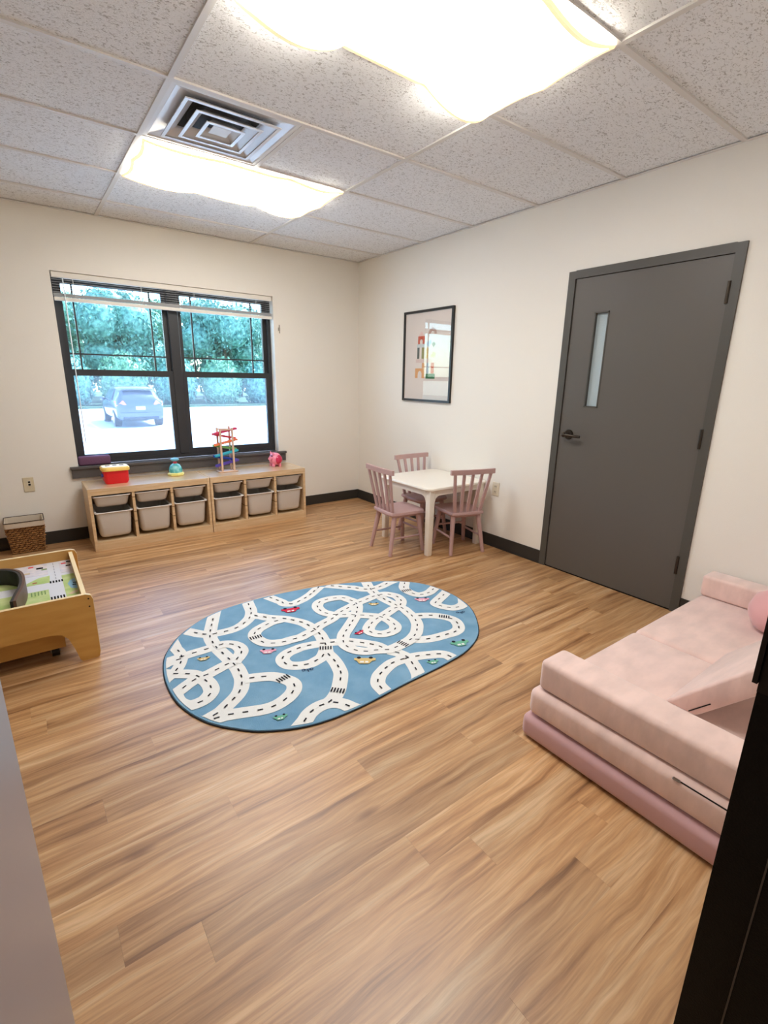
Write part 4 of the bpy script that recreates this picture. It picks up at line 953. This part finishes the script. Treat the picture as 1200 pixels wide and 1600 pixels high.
for col, a, c in MOTIFS:
    a = Vector(a); c = Vector(c); L = (c-a).length; t = (c-a)/L; n_ = Vector((t.y, -t.x)); m = (a+c)/2; m = RC+(m-RC)*min(1, (rad(ang_of(m-RC))-.06)/(m-RC).length)
    def Q(u, v): p = m+t*u*L+n_*v*L; return (p.x, p.y, RZ+.0040)
    cm = mat('rug_'+col, MC[col], .95, .1)
    if col == 'navy':
        b = MB()
        for u in (-.32, .32):
            ri = [Q(u+.16*math.cos(i*PI/7), .16*math.sin(i*PI/7)) for i in range(14)]; rj = [Q(u+.10*math.cos(i*PI/7), .10*math.sin(i*PI/7)) for i in range(14)]
            for i in range(14): b.quad(ri[i], ri[(i+1) % 14], rj[(i+1) % 14], rj[i])
        b.quad(Q(-.32, -.03), Q(.32, -.03), Q(.32, .03), Q(-.32, .03)); b.quad(Q(-.05, 0), Q(.05, 0), Q(.12, .32), Q(.06, .34))
        b.build('printed_bicycle', cm, rug, normals=False); continue
    b = MB(); b.bm.faces.new([b.bm.verts.new(Q(u, v)) for u, v in CARP]); cr = b.build('printed_car', cm, rug, normals=False)
    b = MB()
    for u in (-.28, .28): b.bm.faces.new([b.bm.verts.new(Q(u+.10*math.cos(i*PI/5), -.02+.10*math.sin(i*PI/5))[:2]+(RZ+.0044,)) for i in range(10)])
    b.build('printed_wheels', DASH, cr, normals=False)
    b = MB()
    for u0, u1 in ((-.22, -.04), (.02, .16)): b.quad(*[Q(u, v)[:2]+(RZ+.0046,) for u, v in ((u0, .26), (u1, .26), (u1, .40), (u0, .40))])
    b.build('printed_windows', ROADW, cr, normals=False)
# ================================================================== OUTSIDE THE WINDOW
GZ = -.72
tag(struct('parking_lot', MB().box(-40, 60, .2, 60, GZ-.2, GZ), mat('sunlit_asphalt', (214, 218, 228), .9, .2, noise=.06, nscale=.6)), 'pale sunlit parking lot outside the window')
struct('verge', MB().box(-40, 60, 30.2, 60, GZ, GZ+.12), mat('kerb_grass', (70, 92, 66), .9))
STRIPE = mat('stall_paint', (235, 235, 235), .8)
for x, w_ in ((-.62, 'just left of the parked car'), (2.15, 'just right of the parked car'), (4.9, 'farther right, seen through the right pane')):
    o = MB().box(x-.05, x+.05, 17.0, 22.0, GZ, GZ+.004).build('stall_line', STRIPE)
    tag(o, 'white painted stall line on the lot %s' % w_, 'road marking', 'parking stall lines')

# ---- parked car, rear towards the window
car = thing('parked_car', (.92, 17.3, GZ), 'silver blue hatchback car parked outside, seen from behind', 'car')
CARP_ = mat('silver_blue_paint', (70, 80, 108), .25, .6, metal=.3, coat=.6); CGL = mat('car_glass', (48, 58, 74), .08, .6); CBL = mat('car_trim', (44, 48, 58), .5)
st = [(0, .42, .82, .90, .80, .62), (.05, .32, .98, 1.06, .87, .68), (.16, .28, 1.0, 1.22, .88, .66), (.36, .26, 1.02, 1.43, .89, .60), (.72, .26, 1.02, 1.56, .90, .62), (1.6, .26, 1.0, 1.61, .90, .64), (2.3, .26, .98, 1.56, .90, .63), (2.9, .26, .97, 1.28, .90, .62), (3.3, .26, .95, 1.03, .89, .70), (4.0, .28, .84, .90, .86, .66), (4.35, .38, .62, .72, .74, .55)]
rings = []
for (yy, zb, zl, zr, w, wr) in st:
    h = [(0, zb), (w*.86, zb), (w*.98, zb+.14), (w, zl-.22), (w*.96, zl), (wr+.06, zr-.07 if zr-zl > .1 else zr-.02), (wr*.86, zr-.01), (0, zr)]
    ring = [(x, yy, z) for x, z in h] + [(-x, yy, z) for x, z in h[-2:0:-1]]
    rings.append(ring)
MB().loft(rings).shade().build('body', CARP_, car, local=True)
# rear window follows the hatch slope
MB().loft([[(-.60, .085, 1.10), (.60, .085, 1.10), (.52, .315, 1.40), (-.52, .315, 1.40)], [(-.60, .12, 1.08), (.60, .12, 1.08), (.52, .35, 1.38), (-.52, .35, 1.38)]]).build('rear_window', CGL, car, local=True)
MB().box(-.56, .56, .24, .46, 1.475, 1.505, .01, 2).build('spoiler', CARP_, car, local=True)
for s2 in (-1, 1):
    MB().loft([[(s2*.905, .95, 1.05), (s2*.905, 2.75, 1.02), (s2*.73, 2.35, 1.45), (s2*.72, 1.0, 1.47)], [(s2*.86, .95, 1.05), (s2*.86, 2.75, 1.02), (s2*.66, 2.35, 1.45), (s2*.66, 1.0, 1.47)]]).build('side_window', CGL, car, local=True)
    MB().loft([[(s2*.50, -.010, .90), (s2*.86, .03, .86), (s2*.905, .30, 1.03), (s2*.60, .02, 1.06)], [(s2*.50, .06, .93), (s2*.82, .12, .90), (s2*.86, .32, 1.03), (s2*.60, .10, 1.05)]]).build('tail_light', mat('tail_light', (226, 120, 112), .2, .6), car, local=True)
    for yy in (.75, 3.45):
        wh = MB().tube((s2*.66, yy, .34), (s2*.905, yy, .34), .34, seg=28).shade().build('wheel', BLACKP, car, local=True)
        MB().tube((s2*.90, yy, .34), (s2*.912, yy, .34), .22, seg=20).build('hub', STEEL, wh, local=True)
    MB().sphere((s2*.98, 2.55, 1.05), .1, 12, (1, .6, .8)).shade().build('mirror', CARP_, car, local=True)
MB().box(-.78, .78, -.025, .05, .40, .60, .02, 2).build('bumper', CARP_, car, local=True)
MB().box(-.66, .66, -.032, .04, .30, .43, .02, 2).build('bumper_skirt', CBL, car, local=True)
MB().box(-.17, .17, -.030, .025, .70, .83).build('licence_plate', mat('plate_white', (236, 238, 240), .5), car, local=True)

# ---- trees and hedge beyond the lot
LEAF = mat('broad_leaf', (66, 118, 100), .5, .5, rgb2=(136, 182, 150), nscale=4); LEAF2_ = mat('dark_leaf', (58, 108, 102), .5, .5, rgb2=(120, 172, 156), nscale=4); BARK = mat('bark', (86, 74, 62), .9)
def leaves(b, c, rx, ry, rz_, n, size, rg):
    vs_, fs_ = [], []
    for _ in range(n):
        # points spread through the outer shell of an ellipsoid
        v = Vector((rg.gauss(0, 1), rg.gauss(0, 1), rg.gauss(0, 1))).normalized(); rr = rg.uniform(.72, 1.06)
        p = Vector((c[0]+v.x*rx*rr, c[1]+v.y*ry*rr, c[2]+v.z*rz_*rr))
        e = Euler((rg.uniform(0, 6.3), rg.uniform(0, 6.3), rg.uniform(0, 6.3))).to_matrix(); s_ = size*rg.uniform(.6, 1.3)
        q = [b.bm.verts.new(p+e@Vector(t)) for t in ((-s_, 0, 0), (0, -s_*.5, s_*.15), (s_, 0, 0), (0, s_*.5, s_*.15))]
        b.bm.faces.new((q[0], q[1], q[2])); b.bm.faces.new((q[0], q[2], q[3]))
def tree(x, y_, h, w, seed, label, m):
    rg = random.Random(seed); t = thing('leafy_tree', (x, y_, GZ), label, 'tree', 'trees beyond the parking lot')
    MB().tube((x, y_, GZ), (x+.1, y_, GZ+h*.6), .22, .10, 10).build('trunk', BARK, t)
    b = MB(); blobs = 12
    for k in range(blobs):
        a = k*2.4; rr = w*.52*(.3+.7*rg.random()); cz = GZ+h*(.22+.62*rg.random())
        c = (x+rr*math.cos(a), y_+rr*.7*math.sin(a), cz); s_ = w*rg.uniform(.32, .46)
        r = bmesh.ops.create_icosphere(b.bm, subdivisions=2, radius=s_*.8); bmesh.ops.translate(b.bm, vec=c, verts=r['verts'])
        leaves(b, c, s_, s_, s_*.9, 640, .17, rg)
    b.build('foliage', m, t, normals=False)
names = ['leftmost of the six', 'second from the left', 'third from the left', 'third from the right', 'second from the right', 'rightmost of the six']
for k, (x, ty) in enumerate(((-3.4, 37), (.4, 44.5), (3.9, 37), (7.7, 44.5), (11.2, 37), (15.2, 44.5))):
    tree(x, ty, (7.2 if ty < 40 else 9.0)+(k*37 % 5)*.2, 4.3, 100+k, 'tall leafy tree beyond the parking lot, %s' % names[k], LEAF if k % 2 else LEAF2_)
rg = random.Random(5)
for k in range(6):
    x = -3.6+k*3.2; t = thing('hedge_shrub', (x, 32.2, GZ), 'dense green shrub of the hedge, %s' % names[k], 'shrub', 'hedge along the parking lot')
    b = MB(); r = bmesh.ops.create_icosphere(b.bm, subdivisions=2, radius=1); bmesh.ops.scale(b.bm, vec=(1.4, 1.0, 1.7), verts=r['verts']); bmesh.ops.translate(b.bm, vec=(x, 32.2, GZ+1.5), verts=r['verts'])
    leaves(b, (x, 32.2, GZ+1.5), 1.47, 1.2, 1.9, 1500, .15, rg)
    b.build('foliage', LEAF2_ if k % 2 else LEAF, t, normals=False)
